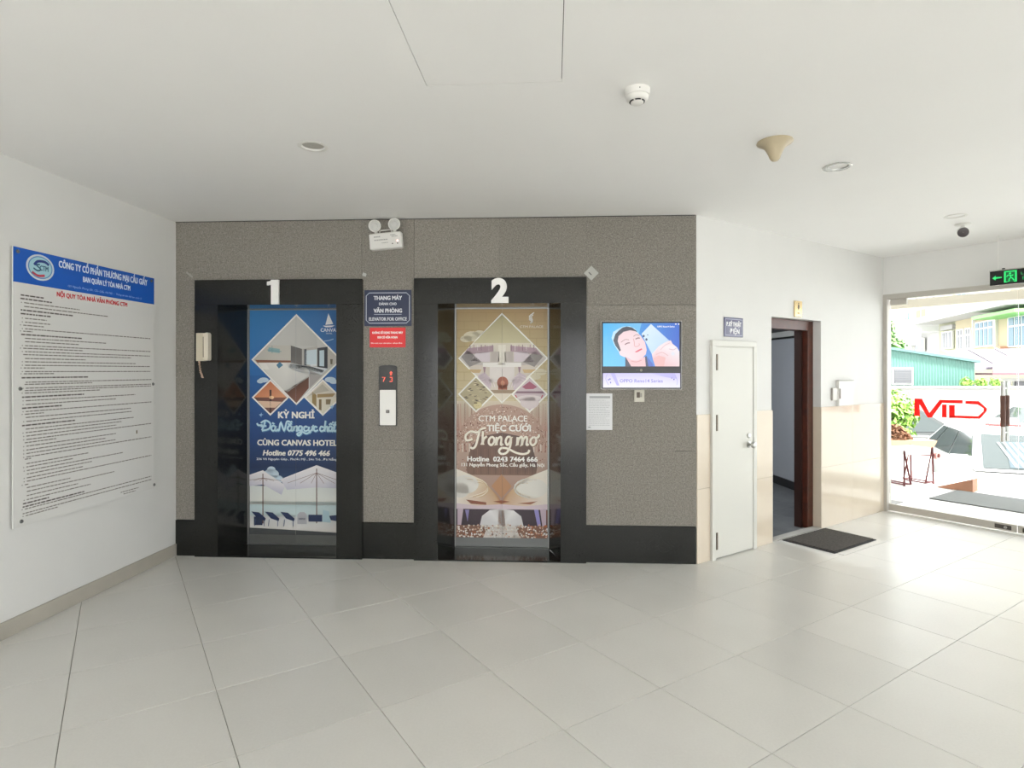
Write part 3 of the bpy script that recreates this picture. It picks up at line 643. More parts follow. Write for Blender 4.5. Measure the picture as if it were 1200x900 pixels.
# advertising screen
t = on(WE, 'advertising_screen', 'black wall display with a lit picture above and a lit strip below', 'screen', 3.8835, 1.412, .001)
MB().box(-.3175, .3175, -.058, 0, 0, .541, .004).build('casing', M_dark, t)
MB().box(-.3195, .3195, -.05, -.004, -.002, .543).build('rim', M_steel, t)
sx = .608/89.5; a = Art(sx, -.304-sx*707.3, -.348/50.5, .527+.348/50.5*379)
P = lambda l: [(700+x/10, 370+y/10) for x, y in l]
a.poly(P([(70, 90), (960, 90), (960, 592), (70, 592)]), ['#3fb0ee', '#3f6fd2', '#3d62d0', '#5cc0f4'])
a.up().poly(P([(70, 90), (520, 90), (400, 592), (70, 592)]), ['#48b8f2', '#79c3f2', '#5fbdf2', '#5cc6f8'])
a.up().poly(P([(170, 260), (190, 190), (240, 160), (300, 130), (380, 125), (440, 150), (500, 230), (250, 420), (200, 340)]), '#bfe4fa')
a.poly(P([(630, 100), (850, 300), (680, 460), (640, 450), (520, 215)]), ['#dcecf8', '#bcd8f0', '#cfe4f4', '#bcd8f0', '#d4e8f6'])
a.up().poly(P([(190, 290), (215, 215), (255, 175), (300, 140), (350, 128), (410, 140), (470, 185), (430, 210), (320, 190), (265, 240), (258, 330), (285, 410), (265, 420), (215, 350)]), '#3d4350')
a.up().poly(P([(242, 300), (252, 240), (310, 190), (390, 172), (450, 185), (510, 235), (560, 310), (580, 400), (570, 450), (530, 495), (470, 525), (410, 520), (360, 490), (310, 480), (270, 460), (255, 425), (280, 405)]), ['#efd2d6']*6+['#f0cdd2']*5+['#f2d8dc']*6)
a.poly(P([(330, 480), (400, 515), (470, 525), (540, 490), (560, 480), (580, 592), (330, 592)]), '#eebfc2')
a.up().poly(P([(330, 480), (345, 500), (400, 592), (330, 592)]), '#2b2b45'); a.poly(P([(560, 480), (580, 470), (600, 592), (570, 592)]), '#2b3158'); a.poly(P([(585, 480), (650, 560), (660, 592), (600, 592)]), '#3d5fc0')
a.line(P([(280, 312), (330, 280), (375, 285)]), .9, '#b59a9c', smooth=4); a.line(P([(425, 245), (460, 225), (495, 235)]), .9, '#b59a9c', smooth=4)
a.line(P([(325, 340), (355, 322), (385, 318)]), 1.3, '#8c6c74', smooth=4); a.line(P([(450, 275), (480, 262), (500, 265)]), 1.3, '#8c6c74', smooth=4)
a.line(P([(425, 270), (435, 310), (440, 355), (465, 362), (495, 345), (490, 325)]), .8, '#d9a3a6', smooth=4)
a.poly(P([(440, 425), (480, 400), (520, 382), (530, 395), (500, 412), (465, 430)]), '#d8566a'); a.line(P([(400, 530), (460, 540), (520, 520)]), 1, '#d49ca0', smooth=4)
a.poly(P([(640, 450), (720, 360), (800, 310), (860, 290), (880, 330), (930, 370), (960, 420), (960, 592), (680, 592), (655, 520)]), ['#f4dfe2']*5+['#f2ecf0', '#efe8ee', '#f0d3d6', '#e8b4b4', '#e8b8ba'])
a.up().poly(P([(660, 500), (720, 465), (800, 490), (780, 592), (680, 592)]), '#eab6b4'); a.line(P([(840, 390), (890, 400), (925, 380)]), .8, '#d4b4bc', smooth=4); a.line(P([(740, 400), (790, 350), (850, 320)]), .8, '#dcbcc4', smooth=4); a.line(P([(690, 455), (760, 430), (830, 470)]), .8, '#dcb0b4', smooth=4)
a.ell(788.5, 414.5, 2.2, 2.2, '#dfe2ee', 12)
for x, y, r_ in ((545, 240, 1.3), (577, 280, 1.3), (592, 228, .6)): a.ell(700+x/10, 370+y/10, r_, r_*1.15, '#2c3a66', 12)
a.text('OPPO Reno14 Series', 780.3, 383.1, 20, 1.8, '#ffffff', .03); a.ell(791.8, 380.3, .9, .9, '#ffffff', 10); a.ell(795.3, 380.3, .8, .9, '#ffffff', 10)
a.build('picture', M_scr, t, loc=(0, -.0595, 0))
a = Art(sx, -.304-sx*706.6, -.116/17.5, .128+.116/17.5*436.9)
a.poly(P([(62, 670), (962, 670), (962, 845), (62, 845)]), ['#c3bdf0', '#cfc9f4', '#efedfb', '#eceafb'])
a.up().poly(P([(150, 670), (200, 670), (255, 820), (225, 820)]), '#b4aeea'); a.poly(P([(620, 672), (900, 672), (930, 740), (800, 720)]), '#bdb7ee')
a.line(P([(115, 680), (95, 740), (130, 815)]), .6, '#a9a4e4', smooth=3); a.line(P([(905, 700), (930, 760), (925, 810)]), .6, '#b9b4ea', smooth=3)
for x, y in ((128, 750), (145, 742), (152, 785), (865, 728), (890, 745)): a.ell(700+x/10, 370+y/10, .75, 1.1, '#6a68c4', 8)
a.text('OPPO Reno14 Series', 751, 446.3, 50, 4.0, '#6f60c8', .004)
a.build('lightbox', M_scr, t, loc=(0, -.0595, 0))
a = Art(); a.ell(-.003, .1505, .011, .011, '#8d8a7c', 14); a.rect(-.045, .149, -.02, .153, '#5c5a55'); a.rect(.018, .149, .045, .153, '#4a4845'); a.build('badge', M_matte, t, loc=(0, -.0588, 0))
# notice sheet
t = on(WE, 'notice_sheet', 'white printed sheet taped to the granite beside the second lift', 'notice', 3.5535, 1.077, .001)
MB().box(-.105, .105, -.0015, 0, 0, .297).build('paper', mat('paper', (.74, .75, .77), .7), t)
a = Art(); rr = random.Random(5)
a.rect(-.08, .258, .088, .275, '#a6a8ac')
for k in range(15):
    z = .24 - k*.0145; x = -.085; e = rr.choice([.085, .08, .05, .085])
    while x < e: w = rr.uniform(.008, .025); a.rect(x, z, min(x+w, e), z+.0035, '#b4b6ba'); x += w+.004
a.rect(-.09, .018, -.07, .026, '#8f9196'); a.build('printing', M_matte, t, loc=(0, -.002, 0))
# small outlet below the screen
t = on(WE, 'switch_box', 'small ivory socket box directly under the advertising screen', 'socket', 3.873, 1.306, .001)
MB().box(-.041, .041, -.02, 0, 0, .097, .003).build('box', mat('cream_plastic', (.62, .59, .51), .4), t)
MB().box(-.022, .004, -.0225, -.0201, .035, .08).build('socket', mat('brown_socket', (.09, .06, .035), .4), t)
MB().box(.006, .02, -.024, -.0201, .04, .072, .002).build('switch', mat('grey_switch', (.36, .34, .3), .4), t)
# scraps of tape
for nm, lab, x, z, w, h, rot, colr in (('tape_patch', 'clear diamond-shaped tape scrap at the top right corner of the second lift surround', 3.489, 2.352, .085, .085, 45, (.46, .455, .43)), ('tape_scrap', 'tiny pale scrap of tape above the right corner of the first lift', 1.617, 2.356, .032, .026, 20, (.5, .5, .49)), ('tape_strip', 'short pale strip of tape above the left corner of the first lift', .121, 2.367, .07, .016, 40, (.36, .335, .3))):
    o = MB().box(-w/2, w/2, -.0012, 0, -h/2, h/2).build(nm, mat(nm, colr, .35), None); o.location = WE.at(x, z, .0025); o.rotation_euler = (0, math.radians(rot), WE.rz); tag(o, lab, 'tape')
tp = MB().box(-.02, .012, -.0004, 0, -.004, .004).build('smudge', mat('grey_smudge', (.12, .12, .12), .6), bpy.data.objects['tape_patch']); tp.location = (0, -.0013, -.01)

# ------------------------------------------------------------------ left wall
wl = MB().box(-(WL.O.y-REAR)-.4, .3, 0, .18, 0, CEIL+.14).build('wall_left', M_paint); wl.location = WL.at(0); wl.rotation_euler = (0, 0, WL.rz); tag(wl, 'plain white wall on the left carrying the notice board', 'wall', kind='structure')
bl = MB().box(-9, .0, -.012, 0, 0, .1, .001).build('baseboard_left', M_base); bl.location = WL.at(0); bl.rotation_euler = (0, 0, WL.rz); tag(bl, 'low beige tile skirting along the left wall', 'skirting', kind='structure')
t = on(WL, 'notice_board', 'large clear acrylic house-rules board with a blue heading on the left wall', 'notice board', -1.525, .628, .001)
MB().box(0, 1.222, -.022, -.014, 0, 1.662).build('panel', mat('white_acrylic_sheet', (.74, .735, .715), .25), t)
a = Art(); a.rect(0, 1.455, 1.222, 1.662, lin('#1f5fc0')); a.build('heading', M_print, t, loc=(0, -.0225, 0))
a = Art(); Z0 = .628; X0 = 1.525; WH = '#dbe6f5'
for body, cx, cz, w, cap, colr, bo, sh in (('CÔNG TY CỔ PHẦN THƯƠNG MẠI CẦU GIẤY', .795, 2.243, .82, .042, WH, .035, 0), ('BAN QUẢN LÝ TÒA NHÀ CTM', .79, 2.175, .44, .034, WH, .035, 0), ('131 Nguyễn Phong Sắc, Cầu Giấy, Hà Nội  -  Thông tin liên hệ ban quản lý', .79, 2.113, .69, .013, '#9fc0ea', 0, .3), ('NỘI QUY TÒA NHÀ VĂN PHÒNG CTM', .91, 2.048, .62, .028, '#d8323c', .04, 0)):
    Art().text(body, X0-cx, cz-Z0, w, cap, colr, bo, sh, down=False).build('text_line', M_print, t, loc=(0, -.023, 0))
a = Art(); cx, cz = X0-1.341, 2.195-Z0
a.ell(cx, cz, .1, .08, '#cfd9e4', 32).up().ell(cx, cz, .087, .069, '#5c8fc4', 32).up().ell(cx, cz, .08, .063, '#a9d3df', 32).up()
a.line([(cx-.045, cz+.01), (cx-.02, cz+.035), (cx+.03, cz+.04), (cx+.06, cz+.025)], .016, '#2a3f86', smooth=4); a.line([(cx-.06, cz-.035), (cx-.02, cz-.052), (cx+.03, cz-.045)], .014, '#c8485c', smooth=4)
a.line([(cx-.05, cz-.01), (cx-.02, cz-.022), (cx, cz-.01), (cx-.03, cz+.012), (cx-.005, cz+.018)], .009, '#2d5f7c', smooth=4); a.text('CTM', cx+.025, cz-.002, .06, .03, '#2d5f7c', .03, down=False)
a.build('emblem', M_print, t, loc=(0, -.0232, 0))
LINES = [(0.049, 2.01, 0.208, 1), (0.047, 1.989, 0.271, 1), (0.072, 1.966, 0.486, 0), (0.072, 1.944, 0.743, 0), (0.049, 1.921, 0.43, 1), (0.049, 1.899, 0.264, 1), (0.078, 1.873, 0.229, 0), (0.078, 1.85, 0.255, 0), (0.066, 1.831, 0.208, 0), (0.078, 1.81, 1.178, 0), (0.066, 1.795, 0.13, 0), (0.052, 1.775, 0.504, 1), (0.078, 1.753, 0.719, 0), (0.078, 1.733, 0.478, 0), (0.078, 1.709, 1.178, 0), (0.066, 1.693, 0.511, 0), (0.078, 1.673, 1.178, 0), (0.066, 1.655, 0.968, 0), (0.078, 1.632, 0.536, 0), (0.078, 1.612, 1.014, 0), (0.078, 1.591, 1.178, 0), (0.07, 1.575, 0.214, 0), (0.078, 1.553, 1.178, 0), (0.07, 1.54, 0.283, 0), (0.055, 1.516, 0.565, 1), (0.083, 1.489, 1.189, 0), (0.075, 1.476, 0.593, 0), (0.083, 1.453, 1.185, 0), (0.077, 1.439, 1.185, 0), (0.077, 1.424, 0.661, 0), (0.058, 1.4, 0.523, 1), (0.083, 1.378, 1.01, 0), (0.083, 1.355, 0.818, 0), (0.058, 1.334, 0.343, 1), (0.083, 1.313, 1.189, 0), (0.077, 1.297, 0.209, 0), (0.083, 1.277, 0.966, 0), (0.087, 1.253, 0.97, 0), (0.058, 1.23, 0.449, 1), (0.083, 1.207, 0.992, 0), (0.083, 1.186, 0.869, 0), (0.087, 1.165, 0.816, 0), (0.087, 1.144, 1.189, 0), (0.077, 1.126, 0.3, 0), (0.087, 1.104, 0.813, 0), (0.087, 1.081, 0.713, 0), (0.087, 1.06, 0.809, 0), (0.087, 1.039, 1.189, 0), (0.077, 1.027, 0.122, 0), (0.087, 0.999, 0.564, 0), (0.087, 0.979, 0.43, 0), (0.09, 0.957, 0.888, 0), (0.09, 0.936, 0.59, 0), (0.09, 0.913, 0.515, 0), (0.09, 0.893, 1.189, 0), (0.077, 0.874, 0.1, 0), (0.09, 0.854, 0.41, 0), (0.09, 0.831, 0.804, 0), (0.09, 0.806, 0.472, 0), (0.09, 0.782, 0.58, 0), (0.064, 0.762, 0.246, 1), (0.062, 0.743, 0.525, 1), (0.077, 0.728, 1.189, 0), (0.062, 0.703, 1.189, 0), (0.083, 0.687, 0.311, 0), (0.86, 0.667, 1.047, 0), (0.888, 0.65, 1.016, 0)]
a = Art(); rr = random.Random(11)
for x0, z, x1, bold in LINES:
    x = x0
    while x < x1-.004:
        w = min(rr.uniform(.012, .04), x1-x); h = .0085 if bold else .0062
        a.rect(x, z-h/2-Z0, x+w, z+h/2-Z0, '#5a5350' if bold else '#77716d'); x += w+.005
    if not bold and x0 < .1 and rr.random() < .6: a.ell(x0-.018, z-Z0, .004, .0035, '#77716d', 6)
a.build('rules_text', M_matte, t, loc=(0, -.0226, 0))
for x, z in ((X0-.316, 1.453), (X0-.303, .655), (X0-1.479, 1.451), (X0-1.471, .66), (.03, 2.265), (X0-.335, 2.265)):
    MB().lathe([(.012, 0), (.012, .024), (.009, .028)], 12, Matrix.Translation((x, -.0005, z-Z0)) @ Matrix.Rotation(math.radians(90), 4, 'X')).build('standoff_pin', M_dsteel, t, True)
MB().box(-.006, .006, -.024, -.0225, -.013, .013).build('tape_scrap', mat('brown_scrap', (.25, .22, .15), .6), t).location = (X0-.499, 0, 1.093-Z0)

# ------------------------------------------------------------------ white wall on the right
wr = thing('wall_right', 'white wall with beige tiled dado between the granite and the glass front', 'wall', WW.at(0), WW.rz, kind='structure')
m = MB(); T = .22
m.prism([(0, 0), (1.05, 0), (1.05, T), (.14, T)], 0, CEIL+.14); m.box(1.05, 1.898, 0, T, 2.05, CEIL+.14); m.box(1.898, 3.4, 0, T, 0, CEIL+.14)
m.build('masonry', M_paint, wr)
for x0, x1, z0, z1 in ((0, .166, 0, .6), (0, .166, .6, 1.203), (.785, 1.05, 0, .6), (.785, 1.05, .6, 1.203), (1.898, 2.506, 0, .6), (1.898, 2.506, .6, 1.2), (2.506, 3.106, 0, .6), (2.506, 3.106, .6, 1.2), (3.106, 3.205, 0, .6), (3.106, 3.205, .6, 1.2)):
    MB().box(x0+.0008, x1-.0008, -.009, 0, z0+.001, z1-.0008, .0008).build('tile', M_beige, wr)
for z0, z1 in ((0, .6), (.6, 1.2)):
    MB().box(1.89, 1.8985, -.0085, .075, z0+.001, z1-.0008, .0008).build('tile', M_beige, wr)
    MB().box(1.0495, 1.058, -.0085, .075, z0+.001, z1-.0008, .0008).build('tile', M_beige, wr)
# closed white door
d1 = thing('door_1', 'low white flush door in a white frame under the bluish sign', 'door', WW.at(0), WW.rz, kind='structure')
m = MB(); m.box(.168, .213, -.03, .0, 0, 1.7645, .002).box(.737, .783, -.03, 0, 0, 1.7645, .002).box(.168, .783, -.03, 0, 1.765, 1.81, .002)
m.box(.203, .216, -.018, 0, 0, 1.77).box(.734, .745, -.018, 0, 0, 1.77).box(.21, .74, -.018, 0, 1.757, 1.77); m.build('door_frame', M_white, d1)
MB().box(.2165, .7335, -.024, -.001, .012, 1.756, .002).build('door_leaf', M_white, d1)
for z0, z1 in ((1.562, 1.695), (1.062, 1.195), (.083, .224)): MB().box(.216, .236, -.033, -.0245, z0, z1, .002).build('hinge', mat('tarnished_hinge', (.16, .13, .10), .45, .6), d1)
RX = Matrix.Rotation(math.radians(90), 4, 'X')
MB().lathe([(.03, 0), (.03, .006), (.012, .012), (.011, .03), (.026, .038), (.03, .052), (.024, .064), (.004, .068)], 20, Matrix.Translation((.668, -.024, .92)) @ RX).build('door_knob', M_steel, d1, True)
MB().lathe([(.022, 0), (.021, .008), (.01, .011), (.003, .0112)], 18, Matrix.Translation((.668, -.024, .995)) @ RX).build('lock', M_steel, d1, True)
# open brown doorway with lobby behind
d2 = thing('door_2', 'open doorway with a reddish brown wooden frame beside the black mat', 'door', WW.at(0), WW.rz, kind='structure')
MB().box(1.80, 1.897, .078, .2, 0, 2.05, .002).build('jamb', M_wood, d2); MB().box(1.051, 1.14, .078, .2, 0, 2.05, .002).build('jamb', M_wood, d2)
MB().box(1.051, 1.897, .078, .2, 1.955, 2.049, .002).build('head', M_wood, d2)
MB().box(1.768, 1.8, .13, .2, 0, 1.955).build('stop', mat('dark_stained_wood', (.028, .008, .005), .4), d2)
MB().box(1.05, 1.898, -.004, .075, .0005, .012, .001).build('threshold', mat('grey_threshold', (.42, .41, .385), .5), d2)
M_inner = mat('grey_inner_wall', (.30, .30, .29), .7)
lob = MB(); Wd = 2.3
LC = [(.1, T), (3.3, T), (3.95, 1.6), (4.0, 2.6), (.1, 2.6)]
for (xa, ya), (xb, yb) in zip(LC[1:], LC[2:] + LC[:1]):
    l_ = math.hypot(xb-xa, yb-ya); nx, ny = (yb-ya)/l_*.06, -(xb-xa)/l_*.06; lob.prism([(xa, ya), (xb, yb), (xb+nx, yb+ny), (xa+nx, ya+ny)], 0, 2.7)
lob.prism(LC, 2.6, 2.7)
tag(lob.build('wall_inner', M_inner), 'dim grey walls of the small washroom lobby behind the brown doorway', 'wall', kind='structure')
bpy.data.objects['wall_inner'].location = WW.at(0); bpy.data.objects['wall_inner'].rotation_euler = (0, 0, WW.rz)
f2 = thing('floor_inner', 'dark grey stone floor inside the brown doorway', 'floor', WW.at(0), WW.rz, kind='structure')
M_dfl = mat('dark_stone_floor', (.10, .105, .11), .35, noise=(5, (.16, .165, .17), .2), rand=.1)
for i in range(5):
    for j in range(4): MB().box(.9+i*.6+.002, 1.5+i*.6-.002, .076+j*.6+.002, .676+j*.6-.002, -.01, -.001 if False else 0).build('tile', M_dfl, f2)
MB().prism([(.2, .076), (3.3, .076), (3.95, 1.6), (4.0, 2.6), (.2, 2.6)], -.1, -.006).build('screed', M_dark, f2)
t = on(WW, 'added_lobby_lamp', 'added unseen round lamp brightening the washroom lobby behind the brown doorway', 'lamp', 1.35, 2.58, -1.5)  # added out of sight to brighten the dark lobby
MB().lathe([(.12, 0), (.12, -.03), (.1, -.04), (.001, -.042)], 24, close=False).build('shade', mat('lit_shade', (.8, .8, .8), .4, emit=((.9, .95, 1), 120)), t, True)
# inner partition with pale washroom door: its line runs away from the lobby camera
PW = Wall(3.640, 8.40, .04, -.72)
pw = thing('door_3', 'pale grey washroom door seen through the brown doorway', 'door', PW.at(0), PW.rz, kind='structure')
MB().box(.02, .86, .0, .035, .11, 1.985).build('door_leaf', mat('bluish_grey_laminate', (.42, .44, .475), .4), pw)
MB().box(.0, .9, -.012, .05, 2.015, 2.085).build('head', mat('white_aluminium', (.6, .6, .58), .4), pw)
MB().box(-.03, .02, -.01, .05, 0, 2.085).build('jamb', mat('dark_jamb', (.05, .05, .052), .5), pw)
MB().box(-.03, .9, .04, .06, 0, 2.6).build('partition', mat('dark_partition', (.05, .052, .05), .6), pw)
MB().tube([(.075, 0, .99), (.075, -.045, .99), (.16, -.045, .985)], .009).build('handle', M_dark, pw, True)
MB().box(.02, .9, -.006, .036, 0, .105).build('kick_strip', M_dark, pw)
# sign over the white door
t = on(WW, 'door_sign', 'small blue-grey acrylic sign above the low white door', 'sign', .4815, 1.845, .001)
MB().box(-.13, .13, -.008, 0, 0, .165, .002).build('plate', mat('slate_blue_acrylic', (.10, .10, .19), .18), t)
a = Art(); a.line([(-.115, .014), (.115, .014), (.115, .15), (-.115, .15)], .004, '#a5a6bd', closed=True)
a.build('border', M_print, t, loc=(0, -.0085, 0))
Art().text('P. KỸ THUẬT', 0, .108, .2, .034, '#f4f4f6', .04, down=False).build('text_line', M_print, t, loc=(0, -.0085, 0))
Art().text('ĐIỆN', .01, .048, .13, .04, '#ececf0', .04, down=False).build('text_line', M_print, t, loc=(0, -.0085, 0))
# brass pictogram plate
t = on(WW, 'washroom_sign', 'narrow brass plate with a small dark figure above the brown doorway', 'sign', 1.475, 2.068, .001)
MB().box(-.062, .062, -.012, 0, 0, .15, .002).build('plate', M_brass, t)
a = Art(); a.ell(0, .128, .008, .008, '#3f3526', 10); a.poly([(-.014, .095), (-.008, .117), (.008, .117), (.014, .095), (.006, .07), (.003, .06), (-.003, .06), (-.006, .07)], '#3f3526'); a.text('WC', 0, .034, .04, .016, '#8a744a', .02, down=False); a.build('pictogram', M_print, t, loc=(0, -.0125, 0))
# electric box
t = on(WW, 'meter_box', 'white electrical cover box on the wall between doorway and glass', 'electric box', 2.31, 1.2, .001)
MB().box(-.125, .165, -.032, 0, .0, .255, .003).build('box', M_plastic, t); MB().box(-.128, .168, -.036, 0, .2555, .262).build('lid_edge', mat('grey_edge', (.42, .41, .39), .5), t)
MB().box(-.215, -.127, -.02, 0, .06, .185, .003).build('latch', M_plastic, t); MB().box(-.223, -.216, -.016, 0, .06, .185).build('latch_side', mat('taupe_side', (.36, .33, .30), .5), t); MB().box(-.122, -.1, -.0345, -.0325, .075, .178).build('slot', mat('brown_slot', (.10, .075, .06), .5), t)
# indoor mat
t = thing('door_mat', 'dark ribbed doormat lying on the tiles before the brown doorway', 'mat', (2.915, 5.43, .001), WW.rz-.01)
MB().box(-.365, .365, -.24, .24, 0, .006, .002).build('backing', M_rubber, t); MB().box(-.345, .345, -.222, .222, .006, .014, .002).build('pile', M_pile, t)
o = MB().box(-.36, .36, -.03, .03, 0, .0035).build('floor_strip', mat('pale_plastic_strip', (.66, .65, .62), .3)); o.location = (3.085, 5.205, .0005); o.rotation_euler = (0, 0, WW.rz-.02); tag(o, 'thin white strip lying along the outer edge of the doormat', 'strip')

# ------------------------------------------------------------------ glass front
hd = MB().box(-.02, G_LEN+.3, 0, .2, 2.402, CEIL+.14).build('wall_front', M_paint); hd.location = WG.at(0); hd.rotation_euler = (0, 0, WG.rz); tag(hd, 'white wall strip above the glass front', 'wall', kind='structure')
tf = thing('trim_3', 'champagne aluminium frame of the glass front', 'frame', WG.at(0), WG.rz, kind='structure')
MB().box(.0, .043, -.01, .09, 0, 2.402, .002).build('jamb', M_alu, tf); MB().box(.043, G_LEN, -.01, .09, 2.346, 2.402, .002).build('head', M_alu, tf)
MB().box(.043, G_LEN, -.012, .1, .0005, .006).build('threshold', mat('white_threshold', (.8, .8, .78), .3), tf)
def glass_door(nm, x0, x1, hinge_left, label):
    t = thing(nm, label, 'door', WG.at(x0), WG.rz, kind='structure'); w = x1-x0
    MB().box(.004, w-.004, .03, .042, .085, 2.338).build('glass', M_glass, t)
    MB().box(.003, w-.003, .02, .052, .014, .086, .002).build('bottom_rail', M_alu, t)
    h = (.015, .175) if hinge_left else (w-.175, w-.015); k = (w-.17, w-.04) if hinge_left else (.04, .17)
    MB().box(h[0], h[1], .018, .054, 2.28, 2.345, .003).build('patch_fitting', M_alu, t)
    lk = MB().box(k[0], k[1], .012, .02, .03, .07, .003).build('lock', mat('dark_lock', (.10, .09, .08), .4, .5), t)
    MB().lathe([(.014, 0), (.012, .01), (.004, .011)], 14, Matrix.Translation(((k[0]+k[1])/2+.02, .012, .05)) @ RX).build('cylinder', M_steel, lk, True)
    hx = w-.095 if hinge_left else .095
    for y in (-.02, .092):
        hb = MB().lathe([(.017, .875), (.017, 1.456)], 14).build('handle', M_steel, t, True); hb.location = (hx, y, 0)
        g = MB().lathe([(.0205, 1.02), (.0215, 1.03), (.0215, 1.16), (.020, 1.18), (.0195, 1.22), (.0195, 1.25), (.0215, 1.262), (.0215, 1.315), (.0205, 1.32)], 14).build('grip', mat('brown_leather_grip', (.13, .055, .038), .5), hb, True)
        for z in (.96, 1.39): MB().tube([(hx, y, z), (hx, .036, z)], .008).build('bracket', M_steel, t, True)
    return t
gd = glass_door('door_4', .048, 1.166, True, 'clear glass entrance leaf with red lettering and brown-gripped handle')
glass_door('door_5', 1.170, 2.288, False, 'clear glass entrance leaf right of the lettered one')
LET = [[(0.291, 1.259), (0.338, 1.26), (0.343, 1.069), (0.288, 1.072)], [(0.323, 1.26), (0.362, 1.261), (0.432, 1.114), (0.525, 1.255), (0.725, 1.26), (0.725, 1.226), (0.548, 1.223), (0.454, 1.066), (0.416, 1.063), (0.338, 1.203)], [(0.546, 1.207), (0.588, 1.209), (0.588, 1.074), (0.546, 1.072)], [(0.608, 1.204), (0.658, 1.207), (0.658, 1.074), (0.608, 1.07)], [(0.749, 1.253), (0.86, 1.255), (0.927, 1.184), (0.923, 1.158), (0.868, 1.077), (0.608, 1.074), (0.608, 1.098), (0.856, 1.104), (0.9, 1.157), (0.898, 1.187), (0.851, 1.221), (0.749, 1.224)]]
for i, p in enumerate(LET):
    m = MB(); m.prism_xz([(x-.048, z) for x, z in p], .0425+i*.0002, .044+i*.0002); m.build('letter', M_red, gd)
x = 2.29; n = 1
while x < G_LEN-.3:
    x1 = min(x+1.5, G_LEN); t = thing(f'window_{n}', f'tall fixed glass pane of the front, number {n} counted from the entrance', 'window', WG.at(x), WG.rz, kind='structure')
    MB().box(.03, x1-x-.005, .03, .042, .06, 2.34).build('glass', M_glass, t); MB().box(0, .03, -.005, .08, .006, 2.346).build('mullion', M_alu, t); MB().box(.03, x1-x, .01, .06, .007, .06).build('rail', M_alu, t)
    x = x1; n += 1
# unseen rear wall behind the viewpoint, its openings shaped for the light they admit
rw = MB(); xa, xb = L_END.x, G_END.x
rw.box(xa-.3, xb+.3, -.2, 0, 2.4, CEIL+.14).box(xa-.3, xa+.6, -.2, 0, 0, 2.4).box(xb-.6, xb+.3, -.2, 0, 0, 2.4)
k = xa+.6
while k < 6: rw.box(k+2.6, k+3.0, -.2, 0, 0, 2.4); k += 3.0
rw.box(k-.4, xb+.3, -.2, 0, 0, 2.4)
o = rw.build('wall_rear', M_paint); o.location = (0, REAR, 0); tag(o, 'unseen white wall behind the viewpoint with openings shaped for the light', 'wall', kind='structure')

# ------------------------------------------------------------------ things on the ceiling
for (x, y), lab, lensm in zip(DL, ('round recessed downlight with a grey lens above the first lift', 'round recessed downlight near the beige cone', 'round recessed downlight beside the security camera'), (mat('grey_lens', (.46, .45, .41), .5), mat('white_lens', (.8, .8, .78), .4), mat('pale_lens', (.85, .85, .83), .4))):
    t = thing('downlight', lab, 'downlight', (x, y, CEIL), 0, 'recessed ceiling downlights')
    MB().lathe([(.064, .02), (.064, -.001), (.08, -.001), (.083, -.004), (.078, -.007), (.062, -.005), (.058, .004), (.057, .02)], 32, close=False).build('trim_ring', M_plastic if lensm.name != 'white_lens' else mat('satin_ring', (.6, .6, .58), .25, .6), t, True)
    MB().lathe([(.0575, .02), (.0575, .003), (.03, .002), (.001, .002)], 32, close=False).build('lens', lensm, t, True)
    MB().lathe([(.07, .012), (.07, .09), (.001, .09)], 24, close=False).build('can', M_dark, t)
t = thing('smoke_detector', 'white round smoke detector on the ceiling right of the hatch', 'smoke detector', (.56, 2.645, CEIL))
MB().lathe([(.058, 0), (.058, -.004), (.056, -.024), (.053, -.028), (.001, -.028)], 32, close=False).build('base', M_plastic, t, True)
MB().lathe([(.049, -.027), (.051, -.030), (.049, -.042), (.042, -.050), (.03, -.052), (.001, -.052)], 32, close=False).build('head', M_plastic, t, True)
for a0 in range(0, 360, 60):
    p = [(.0315*math.cos(math.radians(a0+d)), .0315*math.sin(math.radians(a0+d)), -.0535) for d in range(4, 52, 6)]
    MB().tube(p, .0036, 5).build('slot', M_dark, t)
MB().lathe([(.029, -.05), (.028, -.06), (.022, -.064), (.001, -.064)], 24, close=False).build('cap', M_plastic, t, True)
MB().tube([(0, -.055, -.015), (0, -.0585, -.015)], .0025, 6).build('indicator', M_dark, t)
t = thing('ceiling_sensor', 'beige funnel-shaped antenna hanging from the ceiling', 'antenna', (1.442, 3.242, CEIL))
MB().lathe([(.001, 0), (.092, 0), (.094, -.006), (.088, -.012), (.072, -.02), (.053, -.035), (.042, -.055), (.033, -.075), (.027, -.092), (.018, -.104), (.002, -.11)], 36).build('shell', M_cone, t, True)
t = thing('security_camera', 'small security camera with a dark round face near the exit sign', 'camera', (3.86, 5.06, CEIL))
MB().lathe([(.06, 0), (.06, -.006), (.05, -.012), (.001, -.012)], 24, close=False).build('mount', M_plastic, t, True)
MB().tube([(0, 0, -.01), (0, 0, -.045)], .016, 12).build('stem', M_plastic, t, True)
d = Vector((-.55, -.8, -.25)).normalized(); Mx = Matrix.Translation((0, 0, -.068)) @ d.to_track_quat('Z', 'Y').to_matrix().to_4x4()
MB().lathe([(.02, -.06), (.038, -.045), (.043, 0), (.044, .05), (.042, .054)], 24, Mx).build('housing', M_plastic, t, True)
MB().lathe([(.041, .0545), (.04, .06), (.018, .061), (.001, .061)], 24, Mx, close=False).build('face', mat('dark_red_black_face', (.03, .018, .02), .15), t, True)
